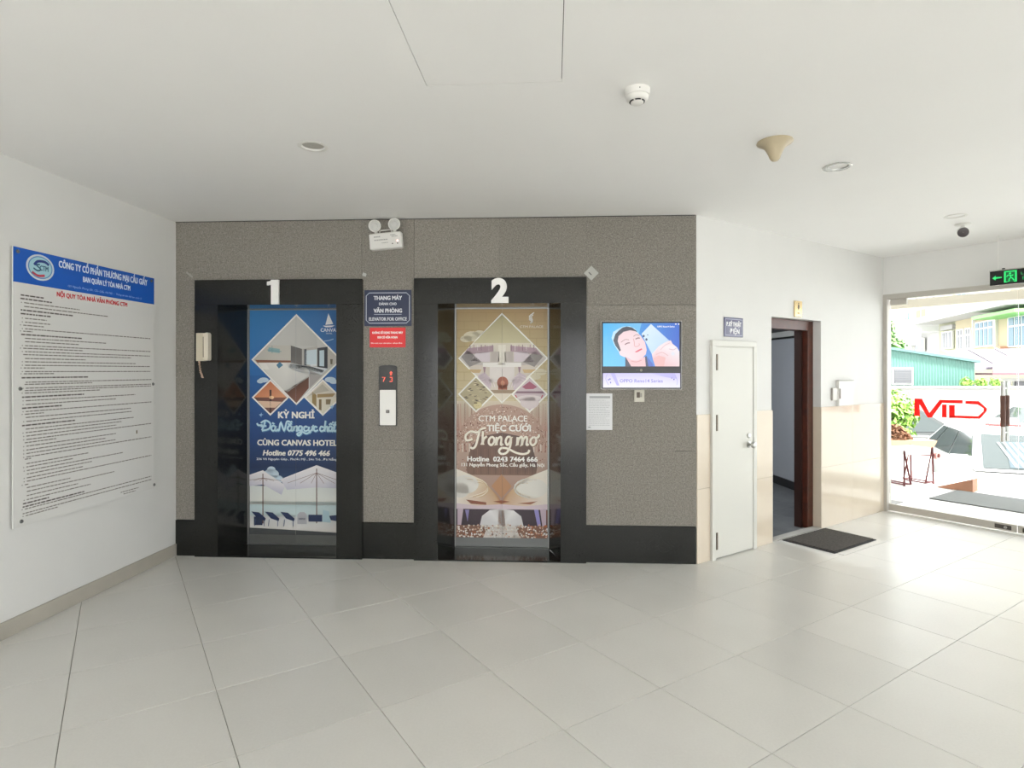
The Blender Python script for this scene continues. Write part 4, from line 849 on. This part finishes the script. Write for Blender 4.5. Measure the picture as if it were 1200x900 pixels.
# hanging exit sign
t = on(WG, 'exit_sign', 'hanging black exit sign with a lit green running figure and arrow', 'exit sign', 1.055, 2.352, .3)
MB().box(0, .39, -.012, .012, 0, .132, .002).build('housing', mat('black_acrylic', (.012, .012, .012), .15), t); MB().box(-.003, .393, -.014, .014, .1325, .141).build('top_rail', M_steel, t)
for x in (.06, .33): MB().tube([(x, 0, .14), (x, 0, CEIL-2.352)], .003, 6).build('rod', M_plastic, t)
MB().lathe([(.012, 0), (.012, .012)], 10, Matrix.Translation((.1, 0, .141))).build('plug', M_dark, t)
a = Art(); G_ = (.03, .95, .22); G2 = (.01, .38, .09)
a.poly([(.02, .068), (.045, .09), (.045, .076), (.09, .074), (.09, .064), (.045, .061), (.045, .046)], G_)
a.rect(.107, .02, .12, .122, G_); a.rect(.107, .112, .2, .122, G_); a.rect(.187, .02, .2, .122, G_); a.rect(.12, .02, .187, .112, (.004, .13, .03)); a.up()
a.ell(.151, .098, .0085, .0085, G_, 12)
for st in ([(.148, .086), (.158, .06)], [(.148, .084), (.132, .08), (.126, .068)], [(.15, .084), (.166, .076), (.174, .084)], [(.158, .06), (.144, .046), (.146, .03), (.134, .026)], [(.158, .06), (.17, .05), (.178, .034), (.184, .034)]): a.line(st, .008, G_)
a.rect(.108, .018, .132, .026, G_); a.rect(.178, .018, .2, .026, G_)
a.text('LỐI RA', .3, .088, .14, .022, G2, .02, down=False); a.text('EXIT', .3, .044, .12, .026, G2, .02, down=False)
a.build('pictogram', print_mat('lit_green', .2, 1.0 / 2**EXPO), t, loc=(0, -.0125, 0))

# ------------------------------------------------------------------ outside
GZ = -.80
g = MB().box(-30, 60, -30, 70, GZ-.1, GZ).build('ground', mat('pale_asphalt', (.38, .38, .37), .9, noise=(3, (.33, .33, .32), .3))); tag(g, 'pale grey yard in front of the building', 'ground', kind='structure')
t = thing('terrace', 'pale tiled entrance terrace outside the glass front', 'terrace', WG.at(0), WG.rz, kind='structure')
MB().prism([(-2.2, .101), (G_LEN, .101), (G_LEN, 2.25), (.1, 2.25), (.1, 3.4), (-2.2, 3.4)], GZ, -.02).build('slab', mat('terrace_concrete', (.5, .49, .47), .8), t)
M_tt = mat('terrace_tile', (.66, .65, .63), .4, rand=.03)
for i in range(-4, 9):
    for j in range(6):
        x0, y0 = i*.6-.0, .11+j*.55
        if y0+.55 > 2.25 and x0 >= -.1: 
            if y0 >= 2.2: continue
        if y0+.55 > 3.42: continue
        x0c = max(x0, -2.2); y1c = min(y0+.545, 2.25 if x0 >= -.1 else 3.4)
        if x0+.595 > x0c+.05: MB().box(x0c+.002, x0+.596, y0+.002, y1c, -.02, -.006).build('tile', M_tt, t)
o = MB().box(.02, 2.1, 1.15, 2.0, -.006, .008, .003).build('outdoor_mat', mat('grey_outdoor_carpet', (.19, .195, .19), .95, noise=(50, (.15, .155, .15), .3), bump=(150, .6))); o.location = WG.at(0); o.rotation_euler = (0, 0, WG.rz); tag(o, 'large grey mat outside the glass entrance', 'mat')
o = MB(); o.prism_xz([(-.24, 0), (.17, 0), (.17, .165)], 2.06, 2.24); o = o.build('ramp', mat('terracotta_render', (.42, .20, .12), .7)); o.location = WG.at(0, -.006); o.rotation_euler = (0, 0, WG.rz); tag(o, 'small terracotta wedge at the edge of the outdoor terrace', 'ramp')
# metal stand
t = thing('metal_stand', 'thin dark red metal folding stand on the terrace outside', 'stand', (5.52, 8.24, -.006), math.radians(18))
M_rs = mat('dark_red_steel', (.12, .018, .022), .45, .2)
for y in (-.16, .16):
    MB().tube([(-.27, y, 0), (-.27, y, .47), (-.15, y, .02)], .014, 6).build('leg', M_rs, t); MB().tube([(.27, y, 0), (.25, y, .5), (.12, y, .02)], .014, 6).build('leg', M_rs, t)
    MB().tube([(-.28, y, .035), (-.15, y, .02)], .011, 6).build('foot_bar', M_rs, t); MB().tube([(.28, y, .035), (.12, y, .02)], .011, 6).build('foot_bar', M_rs, t)
for x, z in ((-.27, .02), (.27, .02), (-.15, .02), (.12, .02)): MB().tube([(x, -.16, z), (x, .16, z)], .011, 6).build('cross_bar', M_rs, t)
MB().tube([(.02, -.16, .4), (.3, -.16, .4)], .009, 6).build('bracket', M_rs, t)
MB().box(-.29, .24, -.15, .15, .42, .5, .004).build('tray', mat('white_tray', (.8, .8, .78), .5), t)
MB().lathe([(.03, -.03), (.05, -.03), (.052, 0), (.05, .03), (.03, .03)], 18, Matrix.Translation((.33, -.16, .39)) @ RX, close=False).build('reel', mat('pink_reel', (.55, .28, .26), .5), t, True)
# planter with soil and dry leaves, and a shrub behind
t = thing('planter_trough', 'tan trough with brown dry leaves on a white block outside', 'planter', (6.02, 9.2, -.006), math.radians(-6))
MB().box(-.42, .42, -.16, .16, 0, .33).build('block', mat('white_block', (.78, .77, .74), .7), t)
m = MB(); m.prism_xz([(-.42, .34), (.38, .34), (.46, .5), (-.46, .5)], -.18, .18); m.build('trough', mat('tan_clay', (.40, .25, .15), .7), t)
m = MB(); rr = random.Random(2)
for k in range(900):
    an = rr.uniform(0, 6.28); q = rr.random()**.5; x_, y_ = -.06+.24*q*math.cos(an), .15*q*math.sin(an); z_ = .5 + .24*(1-q*q)*rr.uniform(.5, 1)
    d1_ = Vector((rr.uniform(-1, 1), rr.uniform(-1, 1), rr.uniform(-.5, .5))).normalized()*.035; d2_ = Vector((rr.uniform(-1, 1), rr.uniform(-1, 1), rr.uniform(-1, 1))).normalized()*.02
    p = Vector((x_, y_, z_)); m.bm.faces.new([m.bm.verts.new(p-d1_), m.bm.verts.new(p+d2_), m.bm.verts.new(p+d1_), m.bm.verts.new(p-d2_)])
tag(m.build('dry_leaves', mat('dry_brown_leaf', (.17, .075, .04), .8, noise=(30, (.26, .13, .07), .2)), t), kind='stuff')
def foliage(cs, n, size, seed):
    m = MB(); rr = random.Random(seed)
    for k in range(n):
        c, r_ = rr.choice(cs); v = Vector((rr.gauss(0, 1), rr.gauss(0, 1), rr.gauss(0, 1))).normalized()*r_*rr.uniform(.55, 1)
        p = Vector(c)+v; nrm = (v.normalized()+Vector((rr.uniform(-.7, .7), rr.uniform(-.7, .7), rr.uniform(0, .9)))).normalized()
        a_ = nrm.orthogonal().normalized(); a_ = (Matrix.Rotation(rr.uniform(0, 6.28), 3, nrm) @ a_); b_ = nrm.cross(a_); s_ = size*rr.uniform(.6, 1.2)
        m.bm.faces.new([m.bm.verts.new(p-a_*s_), m.bm.verts.new(p+b_*s_*.42+nrm*s_*.1), m.bm.verts.new(p+a_*s_), m.bm.verts.new(p-b_*s_*.42)])
    return m
M_leaf = mat('fresh_green_leaf', (.16, .32, .05), .5, noise=(2, (.30, .50, .09), .25)); M_leaf2 = mat('tree_green_leaf', (.13, .27, .09), .5, noise=(1.2, (.24, .42, .14), .25)); M_bark = mat('bark', (.16, .12, .09), .9)
def plant(name, label, cat, loc, cs, n, size, seed, lm, trunk_r, base=GZ, group=None):
    t = thing(name, label, cat, loc, group=group)
    o = foliage(cs, n, size, seed).build('foliage', lm, t); tag(o, kind='stuff')
    top_ = max(c[2] for c, r_ in cs); m = MB(); m.tube([(0, 0, 0), (.03, .02, top_*.5), (0, 0, top_)], [trunk_r, trunk_r*.8, trunk_r*.4], 8); m.build('trunk', M_bark, t, True)
    return t
plant('shrub', 'bright green leafy shrub in front of the concrete wall at the left', 'shrub', (7.05, 11.0, GZ), [((-.1, 0, 1.5), .36), ((.15, .1, 1.75), .3), ((.0, -.1, 1.15), .36), ((-.25, 0, 1.8), .28), ((.25, 0, 1.5), .24)], 1300, .075, 4, M_leaf, .05)
plant('tree', 'light green tree rising behind the left end of the green shed', 'tree', (13.0, 20.4, GZ), [((-.3, 0, 2.4), .7), ((0, 0, 3.1), .6), ((-.2, .2, 3.7), .55), ((-.7, 0, 3.3), .6), ((.15, 0, 2.8), .4)], 2600, .13, 5, M_leaf2, .14)
# concrete wall
o = MB().box(8.5, 17, 16.0, 16.2, GZ, 1.09).build('yard_wall', mat('stained_concrete', (.33, .32, .30), .9, noise=(1.5, (.26, .255, .235), .25))); tag(o, 'grey concrete yard wall behind the parked cars', 'wall')
MB().box(8.5, 17, 15.97, 16.23, 1.09, 1.14).build('coping', mat('pale_coping', (.58, .57, .55), .8), o)
for k, (x_, z_) in enumerate(((12.35, 1.14), (12.75, 1.14), (13.15, 1.14))):
    plant('weed', ('left', 'middle', 'right')[k] + ' of three small bright green tufts along the top of the concrete wall', 'plant', (x_, 16.1, z_+.05), [((0, 0, .06), .14), ((.1, 0, .05), .1)], 160, .06, 20+k, M_leaf, .01, group='tufts on the concrete wall')
# green shed
t = thing('metal_shed', 'green corrugated metal shed behind the concrete wall', 'shed', (10.4, 17.0, GZ))
m = MB(); rr = random.Random(1)
def ztop(x): return 2.16 + (13.31-10.4-x+.0)*.0 - (x-.48)*.148*1 - GZ
xs = [i*.0425 for i in range(int(2.91/.0425)+1)]
for k in range(len(xs)-1):
    y0_, y1_ = (0, -.02) if k % 2 else (-.02, 0)
    m.bm.faces.new([m.bm.verts.new(p) for p in ((xs[k], y0_, 0), (xs[k+1], y1_, 0), (xs[k+1], y1_, ztop(xs[k+1])), (xs[k], y0_, ztop(xs[k])))])
M_green = mat('sea_green_sheet', (.09, .20, .17), .5, noise=(1.2, (.11, .235, .20), .3))
m.build('front_sheet', M_green, t)
m = MB(); m.prism_xz([(0, 0), (2.9, 0), (2.9, ztop(2.9)), (0, ztop(0))], .02, 1.6); m.build('body', M_green, t)
m = MB(); m.prism_xz([(-.1, ztop(-.1)), (3.0, ztop(3.0)), (3.0, ztop(3.0)+.07), (-.1, ztop(-.1)+.07)], -.1, 1.7); m.build('roof', mat('grey_green_roof', (.10, .22, .20), .5), t)
v = MB(); v.box(.5, 1.1, -.07, -.02, 1.95, 2.45); f_ = v.build('window_frame', M_white, t)
MB().box(.55, 1.05, -.075, -.071, 2.0, 2.41).build('backing', mat('dark_grey_backing', (.12, .12, .13), .6), f_)
for k in range(6): MB().box(.55, 1.05, -.09, -.076, 2.0+k*.07, 2.05+k*.07).build('slat', mat('grey_slat', (.15, .15, .16), .5), f_)
# fence gate, awnings
t = thing('white_gate', 'white slatted gate under the pink awning', 'gate', (13.42, 16.95, GZ))
MB().box(0, 2.6, 0, .05, 2.05, 2.15).build('rail', M_white, t)
for k in range(22): MB().box(.02+k*.118, .09+k*.118, .01, .04, .1, 2.05).build('slat', M_white, t)
o = MB().box(0, .9, 0, .1, 1.75, 2.06).build('vent', mat('grey_vent', (.2, .2, .21), .6), t); o.location = (1.0, -.06, 0)
t = thing('pink_awning', 'pale pink awning with a dark edge above the white gate', 'awning', (13.42, 16.5, GZ))
m = MB(); m.bm.faces.new([m.bm.verts.new(p) for p in ((0, 0, 2.36), (2.4, 0, 2.36), (2.4, 1.2, 2.95), (1.0, 1.2, 2.75))]); m.prism_xz([(0, 2.30), (2.4, 2.30), (2.4, 2.37), (0, 2.37)], -.01, .01); m.build('canopy', mat('pink_fabric', (.50, .17, .19), .8), t)
MB().box(-.02, 2.4, -.02, .6, 2.24, 2.295).build('edge', mat('maroon_edge', (.16, .08, .10), .6), t)
MB().tube([(2.2, .1, 0), (2.2, .1, 2.3)], .03).build('post', M_white, t)
t = thing('purple_awning', 'grey-purple sloping awning with white ribs under the balcony', 'awning', (13.72, 18.2, 0))
m = MB(); m.bm.faces.new([m.bm.verts.new(p) for p in ((.15, -.5, 1.58), (3.2, -.5, 1.68), (3.2, .6, 2.3), (0, .6, 2.2))]); m.build('canopy', mat('mauve_fabric', (.11, .095, .12), .8), t)
for k in range(4): MB().tube([(.15+k*.85, -.52, 1.62+k*.02), (k*.85-.05, .6, 2.24+k*.02)], .022, 6).build('rib', M_white, t)
# street houses
WS = Wall(18.9, 24.0, -.31, -.95)
M_cream = mat('cream_render', (.44, .38, .26), .85); M_offw = mat('offwhite_render', (.46, .45, .44), .85); M_mint = mat('pale_mint_render', (.36, .36, .26), .85)
M_blue = mat('blue_glass', (.03, .12, .19), .3); M_greyw = mat('grey_glass', (.16, .16, .175), .4)
def window(par, x0, x1, z0, z1, cols, trans, glassm):
    f = MB(); f.box(x0-.05, x1+.05, -.06, .02, z0-.05, z1+.05); f = f.build('window', M_white, par)
    w = (x1-x0)/cols
    for k in range(cols):
        for (a_, b_) in (((z0, z0+(z1-z0)*(1-trans)-.03), (z0+(z1-z0)*(1-trans)+.03, z1)) if trans else ((z0, z1),)):
            MB().box(x0+k*w+.05, x0+(k+1)*w-.05, -.075, -.061, a_, b_).build('pane', glassm, f)
h1 = on(WS, 'street_house', 'cream house with blue windows and a long balcony, nearest on the right', 'house')
MB().box(-2.2, 5.2, 0, 5, GZ, 9).build('wall', M_cream, h1)
MB().box(-4.2, 5.2, -1.1, 0, 3.75, 4.0).build('balcony', M_offw, h1); MB().box(-4.2, 5.2, -1.1, -1.0, 4.0, 4.45).build('parapet', mat('white_parapet', (.72, .71, .70), .8), h1)
window(h1, -.05, 1.5, 2.55, 3.47, 4, .25, M_blue); window(h1, 2.7, 4.6, 2.45, 3.45, 4, .3, M_blue)
MB().box(-.3, -.2, -.08, 0, 2.3, 3.7).build('pilaster', M_white, h1); MB().box(1.65, 1.8, -.1, 0, 2.3, 3.7).build('pilaster', M_white, h1)
MB().box(1.95, 5.2, -.9, 0, 3.48, 3.6).build('canopy', mat('bright_green_canopy', (.22, .55, .16), .6), h1); MB().box(1.7, 2.7, -.3, 0, 2.05, 2.45).build('flower_box', mat('pale_brick', (.55, .28, .18), .8), h1)
window(h1, -1.9, -.4, 4.6, 5.7, 3, 0, M_blue); window(h1, .6, 1.7, 4.6, 5.6, 2, 0, M_greyw); window(h1, 2.6, 4.4, 4.6, 5.7, 4, 0, M_greyw)
MB().box(1.75, 2.0, -.02, 0, 4.5, 5.6).build('panel', mat('mauve_panel', (.40, .30, .32), .7), h1)
h2 = on(WS, 'street_house', 'narrow grey-green house with pale shutters left of the cream house', 'house')
MB().box(-4.3, -2.2, .05, 5, GZ, 7.5).build('wall', M_mint, h2); window(h2, -3.6, -2.5, 2.6, 3.3, 3, 0, M_greyw); window(h2, -1.9, -1.3, 2.5, 3.3, 2, .3, M_greyw); window(h2, -1.05, -.55, 2.5, 3.3, 2, .3, M_greyw)
MB().box(-3.7, -2.3, -.1, .04, 3.42, 3.62).build('shutter_box', mat('grey_shutter', (.36, .35, .34), .6), h2)
for k in range(3): MB().box(-4.2+k*.68, -3.65+k*.68, -1.12, -1.101, 4.02, 4.36).build('orange_panel', mat('orange_tile', (.70, .28, .14), .7), h2)
window(h2, -4.0, -2.6, 4.5, 5.2, 3, 0, mat('olive_glass', (.30, .32, .18), .3)); MB().box(-4.95, -4.4, -1.0, -.95, 4.2, 5.0).build('red_banner', mat('orange_red_cloth', (.75, .14, .07), .8), h2)
h3 = on(WS, 'street_house', 'white house with a balcony and a bright blue window farthest on the left', 'house')
MB().box(-13, -4.3, .1, 6, GZ, 9).build('wall', M_offw, h3); MB().box(-8.4, -4.3, -.9, .1, 3.45, 3.75).build('balcony', mat('white_slab', (.70, .70, .69), .8), h3)
window(h3, -7.7, -6.1, 2.6, 3.17, 2, 0, mat('sky_blue_glass', (.10, .28, .60), .2)); window(h3, -9.2, -8.45, 4.72, 5.05, 1, 0, M_greyw)
for x_ in (-7.65, -6.8, -5.9, -5.1): MB().box(x_-.06, x_+.06, .0, .1, 3.75, 6.5).build('mullion', mat('mauve_grey_post', (.42, .40, .44), .7), h3)
MB().box(-9.2, -8.3, -.1, .1, 4.4, 4.68).build('teal_board', mat('teal_board', (.22, .42, .38), .7), h3)
for k in range(9): MB().box(-8.3+k*.45, -8.27+k*.45, -.9, -.88, 3.75, 4.6).build('baluster', M_white, h3)
# utility pole
t = thing('utility_pole', 'thin grey utility pole with cross arm in front of the white house', 'pole', (14.9, 22, GZ))
MB().tube([(0, 0, 0), (0, 0, 6.5)], [.13, .09], 10).build('post', mat('concrete_pole', (.42, .41, .39), .8), t); MB().box(-.5, .5, -.04, .04, 4.75, 4.85).build('cross_arm', mat('arm_steel', (.25, .25, .25), .6), t)
MB().box(-.2, .2, -.2, -.1, 3.3, 3.9).build('junction_box', mat('box_grey', (.4, .4, .4), .6), t)
# entrance canopy
t = thing('entrance_canopy', 'cream steel canopy with translucent sheets over the terrace', 'canopy', WG.at(0), WG.rz)
M_cs = mat('cream_steel', (.60, .55, .46), .5); m_tr = bpy.data.materials.new('milky_sheet'); m_tr.use_nodes = True
nt = m_tr.node_tree; bs = nt.nodes['Principled BSDF']; tr = nt.nodes.new('ShaderNodeBsdfTranslucent'); tr.inputs[0].default_value = (.85, .86, .86, 1); mx = nt.nodes.new('ShaderNodeMixShader'); mx.inputs[0].default_value = .22; bs.inputs['Base Color'].default_value = (.8, .8, .8, 1)
nt.links.new(bs.outputs[0], mx.inputs[1]); nt.links.new(tr.outputs[0], mx.inputs[2]); nt.links.new(mx.outputs[0], nt.nodes['Material Output'].inputs[0])
MB().box(-3, 15, 2.35, 2.45, 2.46, 2.58).build('beam', M_cs, t)
for x_ in (-2.2, -.7, .8, 2.3, 3.8, 5.3, 6.8, 8.3, 9.8, 11.3, 12.8, 14.3): MB().box(x_-.03, x_+.03, .21, 2.35, 2.62, 2.68).build('rafter', M_cs, t)
for k in range(9): MB().box(-3+k*2.0, -1.02+k*2.0, .21, 2.6, 2.69, 2.696).build('sheet', m_tr, t)
for x_ in (-2.5, 8.5): MB().box(x_-.05, x_+.05, 2.36, 2.44, GZ, 2.46).build('post', M_cs, t)

# ------------------------------------------------------------------ cars
M_tyre = mat('tyre', (.02, .02, .02), .9); M_rim = mat('alloy', (.5, .5, .5), .3, .8); M_cg = mat('car_glass', (.05, .06, .06), .08, spec=.45); M_lampc = mat('headlamp', (.7, .72, .74), .1)
def car(label, paint, loc, heading, H=1.46, L=4.6, taxi=False, stripe=None, shade=False, wagon=False):
    t = thing('car', label, 'car', loc, heading, 'cars parked outside')
    hl = L/2; belt = .92 if H < 1.6 else 1.05
    st = [(-hl, .35, .78, .70), (-hl+.12, .25, belt-.02, .80), (-hl+.9, .22, belt+.02, .87), (0, .2, belt, .88), (hl-1.25, .22, belt-.04, .87), (hl-.5, .22, belt-.14, .84), (hl-.12, .26, belt-.27, .76), (hl, .34, .60, .64)]
    bm = bmesh.new(); rings = []
    for x, zb, zt, w in st:
        mid = zb + (zt-zb)*.55
        rings.append([bm.verts.new(p) for p in ((x, -w*.9, zb), (x, -w, mid), (x, -w*.97, zt-.06), (x, -w*.9, zt), (x, w*.9, zt), (x, w*.97, zt-.06), (x, w, mid), (x, w*.9, zb))])
    for a_, b_ in zip(rings, rings[1:]):
        for k in range(8): bm.faces.new((a_[k], a_[(k+1) % 8], b_[(k+1) % 8], b_[k]))
    bm.faces.new(rings[0]); bm.faces.new(rings[-1][::-1])
    m = MB(); m.bm.free(); m.bm = bm; m.build('body', paint, t, True, 50)
    rb, fb = (-hl+.25, hl-1.2) if not wagon else (-hl+.2, hl-1.2); rt, ft = (-hl+1.2, hl-2.05) if not wagon else (-hl+.5, hl-2.0); wb_, wt_ = .80, .60
    zb = belt-.02; zt = H-.05
    B_ = [Vector(p) for p in ((rb, -wb_, zb), (fb, -wb_, zb), (fb, wb_, zb), (rb, wb_, zb))]; T_ = [Vector(p) for p in ((rt, -wt_, zt), (ft, -wt_, zt), (ft, wt_, zt), (rt, wt_, zt))]
    bm = bmesh.new(); vb = [bm.verts.new(p) for p in B_]; vt = [bm.verts.new(p) for p in T_]; vr = [bm.verts.new(Vector((p.x*.86+.86*.0, p.y*.82, H))) for p in T_]
    for k in range(4):
        j = (k+1) % 4; bm.faces.new((vb[k], vb[j], vt[j], vt[k])); bm.faces.new((vt[k], vt[j], vr[j], vr[k]))
    bm.faces.new(vr)
    m = MB(); m.bm.free(); m.bm = bm; m.build('roof', paint, t, True, 35)
    def pane(nm, k, u0, u1, v0, v1, mt=M_cg, off=.006):
        j = (k+1) % 4; n_ = (B_[j]-B_[k]).cross(T_[k]-B_[k]).normalized(); n_ = n_ if n_.dot(B_[k]+B_[j]-Vector((0, 0, (B_[k]+B_[j]).z))) > 0 else -n_
        P_ = lambda u, v: (B_[k].lerp(B_[j], u)).lerp(T_[k].lerp(T_[j], u), v) + n_*off
        mm_ = MB(); pts = [P_(u0, v0), P_(u1, v0), P_(u1, v1), P_(u0, v1)]; mm_.quad(pts); mm_.quad([p+n_*.006 for p in pts])
        for i in range(4): mm_.quad([pts[i], pts[(i+1) % 4], pts[(i+1) % 4]+n_*.006, pts[i]+n_*.006])
        return mm_.build(nm, mt, t), P_, n_
    ws, P1, n1 = pane('windshield', 1, .06, .94, .06, .94); pane('rear_window', 3, .08, .92, .1, .9)
    for k, seq in ((0, ((.05, .2), (.22, .56), (.58, .95))), (2, ((.05, .42), (.44, .78), (.8, .95)))):
        for u0, u1 in seq: pane('window', k, u0, u1, .1, .9)
    if shade:
        stp = print_mat('sunshade', .5); mm_ = bmesh.new(); cl = mm_.verts.layers.float_color.new('Col'); n_ = 22
        for k in range(n_):
            u0, u1 = .3+.62*k/n_, .3+.62*(k+1)/n_
            if k % 2: continue
            vs_ = [mm_.verts.new(P1(u, v)+n1*.014) for u, v in ((u0, .1), (u1, .1), (max(.08, u1-.1), .72), (max(.08, u0-.1), .72))]
            for v_ in vs_: v_[cl] = (.15, .17, .18, 1)
            mm_.faces.new(vs_)
        for u0, u1, v0, v1 in ((.26, .93, .08, .74),):
            vs_ = [mm_.verts.new(P1(u, v)+n1*.0125) for u, v in ((u0, v0), (u1, v0), (u1-.06, v1), (u0+.02, v1))]
            for v_ in vs_: v_[cl] = (.028, .05, .065, 1)
            mm_.faces.new(vs_)
        me = bpy.data.meshes.new('sunshade'); mm_.to_mesh(me); mm_.free(); me.materials.append(stp); o = bpy.data.objects.new('sunshade', me); COL.objects.link(o); o.parent = t
    for x in (-hl+.85, hl-.9):
        for y in (-.78, .78):
            Mx = Matrix.Translation((x, y, .31)) @ Matrix.Rotation(math.radians(90), 4, 'X')
            w_ = MB().lathe([(.18, -.1), (.29, -.1), (.31, -.07), (.31, .07), (.29, .1), (.18, .1)], 20, Mx).build('wheel', M_tyre, t, True)
            MB().lathe([(.19, -.105), (.17, -.08), (.05, -.09), (.05, .09), (.17, .08), (.19, .105)], 20, Mx).build('rim', M_rim, w_, True)
    for y in (-1, 1):
        MB().box(hl-1.45, hl-1.28, y*.86, y*1.02, belt+.0, belt+.15, .03).build('mirror', paint, t)
        MB().box(hl-.32, hl-.06, y*.50, y*.72, belt-.34, belt-.2, .03).build('headlight', M_lampc, t); MB().box(-hl-.005, -hl+.1, y*.5, y*.74, .68, .84, .02).build('tail_light', mat('tail_red', (.45, .03, .03), .3), t)
    MB().box(hl-.06, hl+.03, -.6, .6, .36, .5, .02).build('bumper_strip', M_dark, t); MB().box(hl-.05, hl+.012, -.4, .4, .54, .62, .01).build('grille', M_dark, t)
    if taxi:
        MB().box((rt+ft)/2-.08, (rt+ft)/2+.08, -.2, .2, H, H+.13, .04).build('roof_sign', mat('taxi_sign_white', (.78, .75, .72), .4), t); MB().box((rt+ft)/2-.1, (rt+ft)/2+.1, -.22, .22, H, H+.035, .01).build('roof_sign_base', mat('taxi_sign_red', (.55, .05, .05), .4), t)
    if stripe:
        for y in (-1, 1): MB().box(-hl+.6, hl-.7, y*.86-.02, y*.86+.04*y+.02, .62, .76).build('stripe', stripe, t)
    return t
M_cw = mat('white_car_paint', (.80, .80, .80), .25, coat=.6); M_ck = mat('dark_grey_car_paint', (.04, .043, .043), .4, coat=.15); M_cgry = mat('silver_car_paint', (.60, .61, .62), .25, coat=.6)
hd_ = math.atan2(-.912, -.41)
car('white taxi with a striped windscreen shade parked nearest the terrace', M_cw, (8.04, 9.50, GZ), hd_, 1.44, 5.0, taxi=True, shade=True)
car('dark grey car parked behind the white taxi by the shrub', M_ck, (8.35, 13.05, GZ), 0, 1.62, 4.4, wagon=True)
car('silver white car parked across the yard right of the dark one', M_cw, (13.3, 14.85, GZ), math.radians(178), 1.5, 4.5)
car('white car with a pinkish red side stripe at the right edge', M_cw, (10.9, 10.9, GZ), hd_+.1, 1.46, 4.5, stripe=mat('pink_stripe', (.80, .18, .25), .4))
print('tiles', ntile)
